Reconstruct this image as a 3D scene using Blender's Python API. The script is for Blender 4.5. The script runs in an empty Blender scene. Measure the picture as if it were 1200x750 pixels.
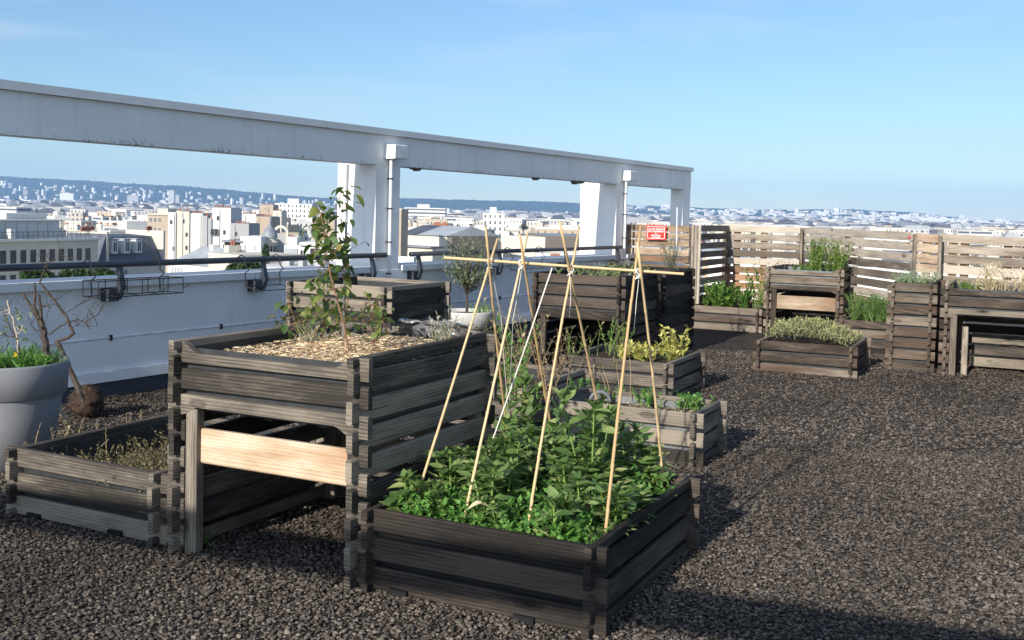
import bpy, math, random
import numpy as np
from mathutils import Vector, Matrix
R = random.Random(7)
NR = np.random.default_rng(11)
sc = bpy.context.scene
COL = sc.collection
PI = math.pi
# ------------------------------------------------------------------ camera model
FPX, CY, PIT, ROL, EYE = 1255.99, 300.0, .0401, .0238, 1.55
YB, YP = .4582, .5491                     # heading of the beds and of the parapet
SUN_AZ, SUN_EL = .525, math.radians(23.5)  # heading the light travels to, height of the sun
A = np.array([math.cos(YB), -math.sin(YB), 0]); B = np.array([math.sin(YB), math.cos(YB), 0])
PN = np.array([math.cos(YP), -math.sin(YP), 0]); PD = np.array([math.sin(YP), math.cos(YP), 0])
O3 = np.array([0, 0, EYE])

def ray(px, py):
    x, y = (px-600)/FPX, -(py-CY)/FPX
    c, s = math.cos(ROL), math.sin(ROL); x, y = x*c-y*s, x*s+y*c
    c, s = math.cos(PIT), math.sin(PIT)
    return np.array([x, c+y*s, -s+y*c])
def at(px, py, Y):
    r = ray(px, py); return O3+r*(Y/r[1])
def gnd(px, py, z=0.):
    r = ray(px, py); return O3+r*((z-EYE)/r[2])
def onb(px, py, b):
    r = ray(px, py); return O3+r*(b/(r@B))
def onp(px, py, p):
    r = ray(px, py); return O3+r*(p/(r@PN))
def AB(a, b, z=0.): return A*a+B*b+np.array([0, 0, z])
def PP(p, d, z=0.): return PN*p+PD*d+np.array([0, 0, z])
def hor(px): return 235.5+.0235*px

# ------------------------------------------------------------------ objects
def link(o, parent=None):
    COL.objects.link(o)
    if parent is not None: o.parent = parent
    return o
def tag(o, label=None, cat=None, group=None, kind=None):
    if label: o['label'] = label
    if cat: o['category'] = cat
    if group: o['group'] = group
    if kind: o['kind'] = kind
    return o
def thing(name, label, cat, loc=(0, 0, 0), rz=0, group=None):
    o = bpy.data.objects.new(name, None); o.empty_display_size = .1
    link(o); o.location = tuple(loc); o.rotation_euler = (0, 0, rz)
    return tag(o, label, cat, group)
def copy_tree(root, loc, rz=0, label=None, scale=None):
    r = root.copy(); COL.objects.link(r); r.location = tuple(loc); r.rotation_euler = (0, 0, rz)
    if scale: r.scale = (scale,)*3 if not hasattr(scale, '__len__') else scale
    if label: r['label'] = label
    for ch in list(root.children):
        c = ch.copy(); COL.objects.link(c); c.parent = r
        for g in ch.children:
            d = g.copy(); COL.objects.link(d); d.parent = c
    return r

class MB:
    """collects shapes, builds one mesh object"""
    def __init__(s): s.v = []; s.f = []; s.uv = []; s.t = []; s.m = []
    def face(s, idx, uv=None, t=.5, m=0):
        s.f.append(tuple(idx)); s.uv.append(uv or [(0, 0)]*len(idx)); s.t.append(t); s.m.append(m)
    def box(s, lo, hi, t=None, m=0, axis=None, M=None, top=None):
        """box with UVs in metres; axis = the long direction (grain)"""
        lo, hi = np.array(lo, float), np.array(hi, float)
        t = R.random() if t is None else t
        n = len(s.v)
        cs = [(x, y, z) for z in (lo[2], hi[2]) for y in (lo[1], hi[1]) for x in (lo[0], hi[0])]
        if top:                                     # inset of the upper face
            for i in range(4, 8):
                x, y, z = cs[i]
                cs[i] = (x+top*(1 if x == lo[0] else -1), y+top*(1 if y == lo[1] else -1), z)
        ax = int(np.argmax(hi-lo)) if axis is None else axis
        o1, o2 = R.random()*20, R.random()*20
        oth = [i for i in range(3) if i != ax]
        def uvof(c, nrm):
            if nrm == ax: return (o1+c[oth[0]]*.3, o2+c[oth[1]])
            w = [i for i in oth if i != nrm][0]
            return (o1+c[ax], o2+c[w]+nrm*.37)
        for q, nrm in (((0, 2, 3, 1), 2), ((4, 5, 7, 6), 2), ((0, 1, 5, 4), 1), ((2, 6, 7, 3), 1), ((0, 4, 6, 2), 0), ((1, 3, 7, 5), 0)):
            s.face([n+i for i in q], [uvof(cs[i], nrm) for i in q], t, m)
        s.v += [tuple(M @ Vector(c)) if M is not None else c for c in cs]
    def board(s, p0, p1, w, h, up=(0, 0, 1), c=.006, t=None, m=0, bow=0.):
        """bevelled board from p0 to p1 (its centre line), w thick, h high"""
        p0, p1 = Vector(p0), Vector(p1); d = (p1-p0); L = d.length; d.normalize()
        up = Vector(up); side = d.cross(up).normalized(); up = side.cross(d).normalized()
        c = min(c, w*.4, h*.4)
        prof = [(-w/2+c, -h/2), (w/2-c, -h/2), (w/2, -h/2+c), (w/2, h/2-c), (w/2-c, h/2), (-w/2+c, h/2), (-w/2, h/2-c), (-w/2, -h/2+c)]
        t = R.random() if t is None else t
        o1, o2 = R.random()*20, R.random()*20
        n = len(s.v); K = 4 if bow else 1
        for k in range(K+1):
            f = k/K; cc = p0.lerp(p1, f)+side*bow*math.sin(PI*f)
            for a, b in prof: s.v.append(tuple(cc+side*a+up*b))
        per = [0]
        for i in range(8):
            a, b = prof[i], prof[(i+1) % 8]; per.append(per[-1]+math.hypot(a[0]-b[0], a[1]-b[1]))
        for k in range(K):
            for i in range(8):
                j = (i+1) % 8; b0, b1 = n+8*k, n+8*k+8
                s.face([b0+i, b0+j, b1+j, b1+i], [(o1+L*k/K, o2+per[i]), (o1+L*k/K, o2+per[i+1]), (o1+L*(k+1)/K, o2+per[i+1]), (o1+L*(k+1)/K, o2+per[i])], t, m)
        s.face([n+i for i in range(8)][::-1], [(o1+p[0], o2+p[1]) for p in prof][::-1], t*.8, m)
        b0 = n+8*K
        s.face([b0+i for i in range(8)], [(o1+p[0], o2+p[1]) for p in prof], t*.8, m)
    def prism(s, pts, y0, y1, plane='xz', t=None, m=0):
        """polygon (list of 2D points) extruded between two values of the third axis"""
        t = R.random() if t is None else t
        n = len(s.v); k = len(pts); o1, o2 = R.random()*20, R.random()*20
        def P(p, w): return {'xz': (p[0], w, p[1]), 'xy': (p[0], p[1], w), 'yz': (w, p[0], p[1])}[plane]
        for w in (y0, y1):
            for p in pts: s.v.append(P(p, w))
        uv = [(o1+p[0], o2+p[1]) for p in pts]
        s.face([n+i for i in range(k)], uv, t, m); s.face([n+k+i for i in range(k)][::-1], uv[::-1], t, m)
        for i in range(k):
            j = (i+1) % k
            s.face([n+i, n+k+i, n+k+j, n+j], [(uv[i][0], uv[i][1]), (uv[i][0], uv[i][1]+.03), (uv[j][0], uv[j][1]+.03), (uv[j][0], uv[j][1])], t, m)
    def tube(s, pts, r, seg=6, t=.5, m=0, cap=True):
        pts = [Vector(p) for p in pts]; rr = r if hasattr(r, '__len__') else [r]*len(pts)
        n = len(s.v); prev = None; Ls = 0; us = []
        for i, p in enumerate(pts):
            d = (pts[min(i+1, len(pts)-1)]-pts[max(i-1, 0)])
            if d.length < 1e-9: d = Vector((0, 0, 1))
            d.normalize()
            if prev is None:
                u = d.orthogonal().normalized()
            else:
                u = (prev-d*prev.dot(d)); u = u.normalized() if u.length > 1e-6 else d.orthogonal().normalized()
            prev = u; w = d.cross(u)
            if i: Ls += (p-pts[i-1]).length
            us.append(Ls)
            for k in range(seg):
                an = 2*PI*k/seg; s.v.append(tuple(p+(u*math.cos(an)+w*math.sin(an))*rr[i]))
        for i in range(len(pts)-1):
            for k in range(seg):
                j = (k+1) % seg
                s.face([n+i*seg+k, n+i*seg+j, n+(i+1)*seg+j, n+(i+1)*seg+k], [(us[i], k/seg), (us[i], (k+1)/seg), (us[i+1], (k+1)/seg), (us[i+1], k/seg)], t, m)
        if cap:
            s.face([n+k for k in range(seg)][::-1], None, t, m); e = n+(len(pts)-1)*seg
            s.face([e+k for k in range(seg)], None, t, m)
    def lathe(s, prof, seg=40, m=0, t=.5, cx=0, cy=0):
        n = len(s.v)
        for r, z in prof:
            for k in range(seg):
                an = 2*PI*k/seg; s.v.append((cx+r*math.cos(an), cy+r*math.sin(an), z))
        for i in range(len(prof)-1):
            for k in range(seg):
                j = (k+1) % seg
                s.face([n+i*seg+k, n+i*seg+j, n+(i+1)*seg+j, n+(i+1)*seg+k], [(k/seg, i), ((k+1)/seg, i), ((k+1)/seg, i+1), (k/seg, i+1)], t, m)
    def build(s, name, mats, parent=None, smooth=False, loc=None, rz=None):
        me = bpy.data.meshes.new(name)
        me.from_pydata(s.v, [], s.f)
        mats = mats if isinstance(mats, (list, tuple)) else [mats]
        for m in mats: me.materials.append(m)
        me.polygons.foreach_set('material_index', s.m)
        uvl = me.uv_layers.new(name='UVMap')
        uvl.data.foreach_set('uv', np.array([c for f in s.uv for c in f], dtype=np.float32).ravel())
        at_ = me.attributes.new('tint', 'FLOAT', 'FACE'); at_.data.foreach_set('value', np.array(s.t, dtype=np.float32))
        if smooth: me.polygons.foreach_set('use_smooth', [True]*len(me.polygons))
        me.update()
        o = link(bpy.data.objects.new(name, me), parent)
        if loc is not None: o.location = tuple(loc)
        if rz is not None: o.rotation_euler = (0, 0, rz)
        return o

def mesh_np(name, V, F, mat, parent=None, tint=None, smooth=False, mi=None):
    """V (n,3), F (m,k) -> object; tint per face"""
    V = np.asarray(V, np.float32); F = np.asarray(F, np.int32); m, k = F.shape
    me = bpy.data.meshes.new(name)
    me.vertices.add(len(V)); me.vertices.foreach_set('co', V.ravel())
    me.loops.add(m*k); me.loops.foreach_set('vertex_index', F.ravel())
    me.polygons.add(m); me.polygons.foreach_set('loop_start', np.arange(0, m*k, k, dtype=np.int32))
    mats = mat if isinstance(mat, (list, tuple)) else [mat]
    for q in mats: me.materials.append(q)
    if mi is not None: me.polygons.foreach_set('material_index', np.asarray(mi, np.int32))
    me.update(calc_edges=True); me.validate()
    a = me.attributes.new('tint', 'FLOAT', 'FACE')
    a.data.foreach_set('value', np.asarray(tint if tint is not None else NR.random(m), np.float32))
    me.polygons.foreach_set('use_smooth', np.full(m, smooth))
    return link(bpy.data.objects.new(name, me), parent)

# ------------------------------------------------------------------ leaves
def unit(a): return a/np.maximum(np.linalg.norm(a, axis=1, keepdims=True), 1e-9)
def rdir(n, zlo=-1., zhi=1.):
    z = NR.uniform(zlo, zhi, n); a = NR.uniform(0, 2*PI, n); r = np.sqrt(np.maximum(0, 1-z*z))
    return np.c_[r*np.cos(a), r*np.sin(a), z]
HI = ([0, .18, .45, .75, 1], [.06, .72, 1, .68, .04]); MID = ([0, .4, 1], [.1, 1, .08]); NARROW = ([0, .5, 1], [.5, 1, .2])
class Leaves:
    def __init__(s): s.V = []; s.F = []; s.T = []; s.n = 0
    def add(s, P, D, L, W, up=None, shape=HI, fold=.25, droop=.2, tint=None):
        P = np.atleast_2d(np.asarray(P, float)); n = len(P)
        D = unit(np.broadcast_to(np.asarray(D, float), (n, 3)).copy())
        up = np.tile([0, 0, 1.], (n, 1)) if up is None else np.broadcast_to(np.asarray(up, float), (n, 3))
        up = up+NR.normal(0, .35, (n, 3))
        S = unit(np.cross(D, up)); U = np.cross(S, D)
        L = np.broadcast_to(np.asarray(L, float), (n,)); W = np.broadcast_to(np.asarray(W, float), (n,))
        st, wd = shape; k = len(st); V = np.zeros((n, k, 3, 3))
        for i in range(k):
            c = P+D*(L*st[i])[:, None]-U*(L*droop*st[i]**2)[:, None]
            half = (W*.5*wd[i])[:, None]
            V[:, i, 0] = c-S*half+U*half*fold; V[:, i, 1] = c; V[:, i, 2] = c+S*half+U*half*fold
        base = s.n+np.arange(n)[:, None]*3*k
        for i in range(k-1):
            a = 3*i
            for j in (0, 1): s.F.append(np.stack([base[:, 0]+a+j, base[:, 0]+a+j+1, base[:, 0]+a+j+4, base[:, 0]+a+j+3], 1))
            tt = NR.random(n) if tint is None else np.broadcast_to(tint, (n,))
            if i == 0: t0 = tt
            s.T += [t0, t0]
        s.V.append(V.reshape(-1, 3)); s.n += n*3*k
    def build(s, name, mat, parent=None):
        return mesh_np(name, np.concatenate(s.V), np.concatenate(s.F), mat, parent, np.concatenate(s.T), smooth=True)
# ------------------------------------------------------------------ materials
class N:
    def __init__(s, name):
        s.m = bpy.data.materials.new(name); s.m.use_nodes = True; s.t = s.m.node_tree; s.t.nodes.clear()
        s.out = s('ShaderNodeOutputMaterial')
    def __call__(s, typ, **kw):
        n = s.t.nodes.new(typ)
        for k, v in kw.items():
            if k.startswith('i_'):
                key = k[2:].replace('_', ' ')
                n.inputs[int(key) if key.isdigit() else key].default_value = v
            else: setattr(n, k, v)
        return n
    def l(s, a, b): s.t.links.new(a, b)
    def ramp(s, src, stops, interp='LINEAR'):
        r = s('ShaderNodeValToRGB'); r.color_ramp.interpolation = interp
        e = r.color_ramp.elements
        while len(e) < len(stops): e.new(.5)
        for x, (p, c) in zip(e, stops): x.position = p; x.color = (*c, 1) if len(c) == 3 else c
        s.l(src, r.inputs[0]); return r.outputs[0]
    def mix(s, f, a, b, mode='MIX'):
        n = s('ShaderNodeMix', data_type='RGBA', blend_type=mode)
        for i, x in ((0, f), (6, a), (7, b)):
            if hasattr(x, 'is_linked'): s.l(x, n.inputs[i])
            else: n.inputs[i].default_value = x if i == 0 else (*x, 1)
        return n.outputs[2]
    def math(s, op, a, b=0.):
        n = s('ShaderNodeMath', operation=op)
        for i, x in enumerate((a, b)):
            if hasattr(x, 'is_linked'): s.l(x, n.inputs[i])
            else: n.inputs[i].default_value = x
        return n.outputs[0]
    def coord(s, kind, scale=(1, 1, 1), rot=(0, 0, 0)):
        c = s('ShaderNodeTexCoord'); mp = s('ShaderNodeMapping'); mp.inputs['Scale'].default_value = scale; mp.inputs['Rotation'].default_value = rot
        s.l(c.outputs[kind], mp.inputs[0]); return mp.outputs[0]
    def noise(s, vec, scale, detail=4, rough=.55, out=0):
        n = s('ShaderNodeTexNoise'); n.inputs['Scale'].default_value = scale; n.inputs['Detail'].default_value = detail; n.inputs['Roughness'].default_value = rough
        if vec is not None: s.l(vec, n.inputs['Vector'])
        return n.outputs[out]
    def bump(s, h, strength=.3, dist=.01, nrm=None):
        b = s('ShaderNodeBump'); b.inputs['Strength'].default_value = strength; b.inputs['Distance'].default_value = dist
        s.l(h, b.inputs['Height'])
        if nrm is not None: s.l(nrm, b.inputs['Normal'])
        return b.outputs[0]
    def attr(s, name='tint'): return s('ShaderNodeAttribute', attribute_name=name).outputs['Fac']
    def done(s, col, rough=.8, nrm=None, spec=.3, metal=0.):
        p = s('ShaderNodeBsdfPrincipled')
        for k, x in (('Base Color', col), ('Roughness', rough), ('Metallic', metal), ('Specular IOR Level', spec)):
            if hasattr(x, 'is_linked'): s.l(x, p.inputs[k])
            else: p.inputs[k].default_value = (*x, 1) if k == 'Base Color' else x
        if nrm is not None: s.l(nrm, p.inputs['Normal'])
        s.l(p.outputs[0], s.out.inputs[0]); return s.m

def wood(name, dark, mid, light, warm=None, knots=True, rough=.85, fib=.30, worn=.32):
    n = N(name)
    g1 = n.noise(n.coord('UV', (2.2, 75, 1)), 2.0, 8, .72)        # fine fibres
    g2 = n.noise(n.coord('UV', (1.3, 6, 1)), 1.3, 6, .66)            # weathered patches
    ring = n('ShaderNodeTexWave', wave_type='RINGS', rings_direction='Z'); ring.inputs['Scale'].default_value = 3.2; ring.inputs['Distortion'].default_value = 4.5; ring.inputs['Detail'].default_value = 5; ring.inputs['Detail Scale'].default_value = 1.4
    n.l(n.coord('UV', (.4, 6.5, 1)), ring.inputs[0])                   # cathedral grain
    f = n.math('ADD', n.math('MULTIPLY', g1, fib), n.math('MULTIPLY', g2, 1.0-fib))
    f = n.math('ADD', f, n.math('MULTIPLY', n.math('SUBTRACT', ring.outputs[1], .5), .10))
    f = n.math('ADD', f, n.math('MULTIPLY', n.math('SUBTRACT', n.attr(), .5), .36))
    c = n.ramp(f, [(.33, dark), (.49, mid), (.68, light)])
    if warm:
        c = n.mix(n.ramp(n.noise(n.coord('UV', (.9, 4, 1)), 1.3, 4), [(.50, (0, 0, 0)), (.68, (1, 1, 1))]), c, warm)
    cr = n.noise(n.coord('UV', (.7, 42, 1)), 2.4, 4, .55)             # drying cracks
    c = n.mix(n.ramp(cr, [(.30, (.9, .9, .9)), (.345, (0, 0, 0))]), c, tuple(x*.4 for x in dark))
    sc_ = n.noise(n.coord('UV', (5, 70, 1)), 1.6, 3, .6)               # pale worn fibres
    c = n.mix(n.ramp(n.math('MULTIPLY', sc_, n.math('ADD', g2, .35)), [(.52, (0, 0, 0)), (.70, (worn,)*3)]), c, tuple(min(.8, x*1.7) for x in light))
    h = n.math('ADD', g1, n.math('MULTIPLY', cr, .8))
    if knots:
        vo = n('ShaderNodeTexVoronoi'); vo.inputs['Scale'].default_value = 1.; n.l(n.coord('UV', (2.1, 5.5, 1)), vo.inputs[0])
        c = n.mix(n.ramp(vo.outputs['Distance'], [(.05, (.9, .9, .9)), (.085, (.35, .35, .35)), (.11, (.6, .6, .6)), (.15, (0, 0, 0))]), c, tuple(x*.55 for x in dark))
    return n.done(c, rough, n.bump(h, .45, .006), .2)
M = {}
M['wood_mid'] = wood('weathered_wood', (.032, .028, .024), (.098, .084, .070), (.25, .215, .172))
M['wood_dark'] = wood('dark_weathered_wood', (.013, .0115, .0105), (.033, .027, .023), (.09, .07, .056))
M['wood_brown'] = wood('brown_weathered_wood', (.028, .022, .018), (.092, .073, .058), (.21, .175, .14), (.085, .055, .039))
M['wood_pale'] = wood('pale_sawn_wood', (.30, .19, .11), (.46, .35, .24), (.60, .51, .40), (.34, .18, .09), True, .7, .16, .15)
M['wood_fence'] = wood('pale_weathered_fence_wood', (.10, .07, .048), (.28, .205, .14), (.46, .375, .285), (.22, .13, .08))
M['wood_fence_grey'] = wood('grey_weathered_fence_wood', (.11, .09, .072), (.28, .235, .19), (.45, .395, .33))
M['wood_fence_brown'] = wood('brown_fence_wood', (.14, .08, .05), (.32, .19, .12), (.48, .33, .22), (.26, .13, .07))
M['wood_fence_shade'] = wood('shade_tinted_fence_wood', (.08, .06, .05), (.17, .14, .12), (.28, .23, .19))  # darker copy of the fence wood, the corner panel's shade put into its colour

def bamboo():
    n = N('bamboo'); a = n.attr(); u = n.noise(n.coord('UV', (3, 8, 1)), 2, 4)
    c = n.ramp(n.math('ADD', n.math('MULTIPLY', u, .6), n.math('MULTIPLY', a, .45)), [(.2, (.30, .165, .07)), (.5, (.50, .335, .165)), (.8, (.64, .49, .29))])
    return n.done(c, .5, n.bump(u, .15, .002), .4)
M['bamboo'] = bamboo()

def plaster(name, col, dirt=.35, stain_z=None, scale=1.):
    n = N(name); ob = n.coord('Object', (scale,)*3)
    a = n.noise(ob, 1.3, 5, .6); b = n.noise(ob, 60, 3, .6)
    streak = n.noise(n.coord('Object', (5, 5, .5)), 1.6, 4, .6)
    c = n.mix(n.ramp(a, [(.35, (dirt*.5,)*3), (.7, (0, 0, 0))]), col, tuple(x*.72 for x in col))
    c = n.mix(n.ramp(n.noise(n.coord('Object', (scale*.6, scale*.6, scale*1.4)), 2.2, 2, .4), [(.47, (0, 0, 0)), (.53, (.18, .18, .18))]), c, tuple(x*.8 for x in col))
    c = n.mix(n.ramp(streak, [(.55, (0, 0, 0)), (.85, (dirt,)*3)]), c, tuple(x*.6 for x in col))
    if stain_z:
        sp = n('ShaderNodeSeparateXYZ'); n.l(n.coord('Object'), sp.inputs[0])
        hgt = n.math('SUBTRACT', sp.outputs[2], stain_z)                 # above the drip edge
        blot = n.noise(n.coord('Object', (.5, .5, 1)), 3.5, 2)
        spk = n.noise(ob, 26, 5, .75)
        reach = n.math('MULTIPLY', n.math('SUBTRACT', blot, .22), .13)
        k = n.math('SUBTRACT', reach, hgt)
        k = n.math('ADD', n.math('MULTIPLY', k, 6), n.math('MULTIPLY', n.math('SUBTRACT', spk, .56), 3))
        c = n.mix(n.ramp(k, [(.06, (0, 0, 0)), (.5, (.85, .85, .85))]), c, (.035, .035, .035))
    return n.done(c, .9, n.bump(n.math('ADD', b, n.math('MULTIPLY', a, .6)), .35, .006), .2)
M['plaster'] = plaster('white_plaster', (.83, .83, .83), .5)
M['plaster_beam'] = plaster('white_plaster_stained', (.83, .83, .83), .5, 2.03)
M['coping'] = plaster('coping_metal', (.70, .71, .72), .25)
M['upstand'] = plaster('bitumen_upstand', (.06, .07, .085), .5)

def plain(name, col, rough=.6, spec=.4, metal=0., var=.15, scale=8, bump=.08):
    n = N(name); a = n.noise(n.coord('Object'), scale, 5, .6)
    c = n.mix(n.ramp(a, [(.35, (0, 0, 0)), (.7, (1, 1, 1))]), tuple(x*(1-var) for x in col), tuple(min(1, x*(1+var)) for x in col))
    return n.done(c, rough, n.bump(a, bump, .004), spec, metal)
M['rail'] = plain('dark_blue_grey_paint', (.035, .042, .055), .42, .5, 0, .15)
M['iron'] = plain('black_wrought_iron', (.018, .018, .02), .5, .4)
M['pipe'] = plain('white_pvc_pipe', (.68, .69, .70), .4, .5)
M['hopper'] = plain('white_painted_box', (.74, .74, .75), .5, .4)
M['pot_grey'] = plaster('grey_plastic_pot', (.25, .255, .275), .6, None, 3.)
M['pot_white'] = plain('white_stone_pot', (.50, .50, .49), .6, .3, 0, .1, 6)
M['liner'] = plain('black_liner', (.03, .033, .037), .5, .4, 0, .3, 14, .4)
M['liner_black'] = plain('black_pond_liner', (.012, .013, .015), .5, .4, 0, .3, 14, .4)
M['liner_grey'] = plain('grey_liner', (.14, .15, .16), .55, .4, 0, .25, 9, .4)
M['foil'] = plain('crumpled_plastic', (.12, .12, .125), .25, .6, 0, .4, 22, .8)
M['rubber'] = plain('black_rubber', (.008, .008, .009), .6, .3)
M['twine'] = plain('white_twine', (.62, .6, .55), .9, .1)
M['red'] = plain('red_sign_panel', (.72, .03, .025), .4, .4, 0, .04)
M['white'] = plain('white_sign_paint', (.82, .80, .78), .5, .3, 0, .03)
M['red_paint'] = plain('red_line_paint', (.5, .03, .05), .6, .3)
M['terracotta'] = plain('terracotta', (.42, .13, .07), .7, .2)
M['bark'] = plain('grey_brown_bark', (.075, .06, .052), .9, .1, 0, .35, 30, .6)
M['bark_pale'] = plain('pale_bark', (.42, .36, .29), .85, .1, 0, .35, 25, .4)
M['stem_green'] = plain('green_stem', (.16, .26, .06), .6, .3, 0, .2, 20)
M['stem_brown'] = plain('brown_cane', (.20, .11, .07), .7, .2, 0, .25, 30)
M['stem_dry'] = plain('dry_stem', (.30, .23, .13), .8, .1, 0, .3, 30)
M['roots'] = plain('matted_roots', (.06, .04, .03), .95, .05, 0, .5, 40, 1.)
M['glass_far'] = plain('dark_window_glass', (.03, .036, .045), .3, .3, 0, .4, .2)
M['metal_grey'] = plain('galvanised_metal', (.35, .36, .37), .45, .5, .4)

def soil():
    n = N('potting_soil'); a = n.noise(n.coord('Object'), 45, 6, .7); b = n.noise(n.coord('Object'), 5, 3)
    c = n.ramp(n.math('ADD', n.math('MULTIPLY', a, .6), n.math('MULTIPLY', b, .4)), [(.3, (.025, .018, .013)), (.55, (.075, .055, .04)), (.8, (.20, .16, .115))])
    return n.done(c, .95, n.bump(a, .9, .02), .1)
M['soil'] = soil()

def leaf(name, stops, trans=.3, rough=.5, spec=.35):
    n = N(name); f = n.attr(); v = n.noise(n.coord('Object'), 9, 3)
    c = n.ramp(n.math('ADD', n.math('MULTIPLY', f, .8), n.math('MULTIPLY', v, .2)), stops)
    p = n('ShaderNodeBsdfPrincipled'); n.l(c, p.inputs['Base Color']); p.inputs['Roughness'].default_value = rough; p.inputs['Specular IOR Level'].default_value = spec
    t = n('ShaderNodeBsdfTranslucent'); n.l(n.mix(.5, c, (.25, .35, .04), 'MIX'), t.inputs[0])
    mx = n('ShaderNodeMixShader'); mx.inputs[0].default_value = trans; n.l(p.outputs[0], mx.inputs[1]); n.l(t.outputs[0], mx.inputs[2])
    n.l(mx.outputs[0], n.out.inputs[0]); return n.m
M['bean'] = leaf('bean_leaf', [(.05, (.06, .12, .035)), (.45, (.13, .22, .065)), (.8, (.25, .34, .125)), (.97, (.48, .48, .20))], .38)
M['weed'] = leaf('weed_leaf', [(.05, (.05, .14, .03)), (.5, (.10, .25, .045)), (.95, (.19, .35, .08))])
M['rose'] = leaf('bramble_leaf', [(.05, (.04, .085, .025)), (.5, (.085, .15, .04)), (.84, (.19, .21, .055)), (.97, (.27, .15, .06))])
M['olive'] = leaf('olive_leaf', [(.05, (.08, .11, .055)), (.5, (.18, .225, .125)), (.95, (.38, .42, .28))], .2)
M['lush'] = leaf('fresh_green_leaf', [(.05, (.03, .08, .015)), (.5, (.075, .18, .03)), (.95, (.19, .30, .06))])
M['shrub'] = leaf('yellow_green_leaf', [(.05, (.05, .10, .02)), (.5, (.14, .23, .05)), (.95, (.32, .38, .10))])
M['gold'] = leaf('golden_leaf', [(.05, (.30, .29, .06)), (.5, (.52, .48, .12)), (.95, (.68, .63, .27))])
M['santolina'] = leaf('grey_yellow_shoots', [(.05, (.10, .115, .06)), (.5, (.24, .25, .13)), (.95, (.46, .44, .18))], .15)
M['lavender'] = leaf('lavender_leaf', [(.05, (.03, .075, .025)), (.5, (.075, .15, .05)), (.95, (.19, .27, .11))], .2)
M['silver'] = leaf('silver_leaf', [(.05, (.17, .21, .17)), (.5, (.32, .37, .30)), (.95, (.52, .56, .47))], .1)
M['dry'] = leaf('dry_leaf', [(.05, (.10, .075, .04)), (.5, (.22, .17, .09)), (.95, (.42, .34, .19))], .2)
M['straw'] = leaf('straw', [(.05, (.36, .28, .15)), (.5, (.58, .48, .28)), (.95, (.75, .66, .45))], .2)
M['thyme'] = leaf('dry_thyme_leaf', [(.05, (.075, .065, .03)), (.5, (.165, .14, .07)), (.95, (.33, .28, .15))], .2)
M['petal_y'] = leaf('yellow_petal', [(.0, (.75, .5, .02)), (1, (.8, .6, .05))], .2)
M['petal_v'] = leaf('violet_petal', [(.0, (.15, .06, .3)), (1, (.25, .1, .4))], .2)
M['tree'] = leaf('tree_leaf', [(.05, (.022, .045, .018)), (.5, (.045, .085, .03)), (.95, (.09, .14, .05))], .2)
M['chips'] = leaf('wood_chip', [(.05, (.30, .19, .10)), (.4, (.60, .45, .27)), (.75, (.76, .63, .44)), (.98, (.84, .75, .60))], 0., .8, .2)

def gravel(name, stones):
    n = N(name)
    if stones:
        a = n.attr(); v = n.noise(n.coord('Object'), 90, 4, .6)
        f = n.math('ADD', n.math('MULTIPLY', a, .8), n.math('MULTIPLY', v, .2))
        c = n.ramp(f, [(.08, (.024, .019, .016)), (.45, (.066, .054, .044)), (.75, (.125, .104, .085)), (.93, (.20, .17, .14)), (.995, (.50, .46, .41))])
        return n.done(c, .8, n.bump(v, .3, .002), .25)
    ob = n.coord('Object')
    w = n('ShaderNodeVectorMath', operation='ADD'); n.l(ob, w.inputs[0])
    sc_ = n('ShaderNodeVectorMath', operation='SCALE'); sc_.inputs[3].default_value = .012; n.l(n.noise(ob, 55, 2, .5, 1), sc_.inputs[0]); n.l(sc_.outputs[0], w.inputs[1])
    vo = n('ShaderNodeTexVoronoi'); vo.inputs['Scale'].default_value = 40; n.l(w.outputs[0], vo.inputs[0])
    ve = n('ShaderNodeTexVoronoi', feature='DISTANCE_TO_EDGE'); ve.inputs['Scale'].default_value = 40; n.l(w.outputs[0], ve.inputs[0])
    sp = n('ShaderNodeSeparateColor'); n.l(vo.outputs['Color'], sp.inputs[0])
    big = n.noise(ob, .9, 4, .6); tilt = n.noise(ob, 170, 3, .6)
    f = n.math('ADD', n.math('MULTIPLY', sp.outputs[0], .72), n.math('MULTIPLY', tilt, .2))
    f = n.math('ADD', f, n.math('MULTIPLY', n.math('SUBTRACT', big, .5), .25))
    c = n.ramp(f, [(.08, (.024, .019, .016)), (.45, (.066, .054, .044)), (.75, (.125, .104, .085)), (.93, (.20, .17, .14)), (.995, (.50, .46, .41))])
    c = n.mix(n.ramp(ve.outputs['Distance'], [(.0, (1, 1, 1)), (.10, (0, 0, 0))]), c, (.012, .010, .009))
    h = n.math('ADD', n.ramp(ve.outputs['Distance'], [(0, (0, 0, 0)), (.28, (1, 1, 1))]), n.math('MULTIPLY', sp.outputs[1], .9))
    return n.done(c, .85, n.bump(h, 1., .016, n.bump(tilt, .4, .004)), .2)
M['gravel'] = gravel('dark_gravel_sheet', False); M['stones'] = gravel('gravel_stones', True)

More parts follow.
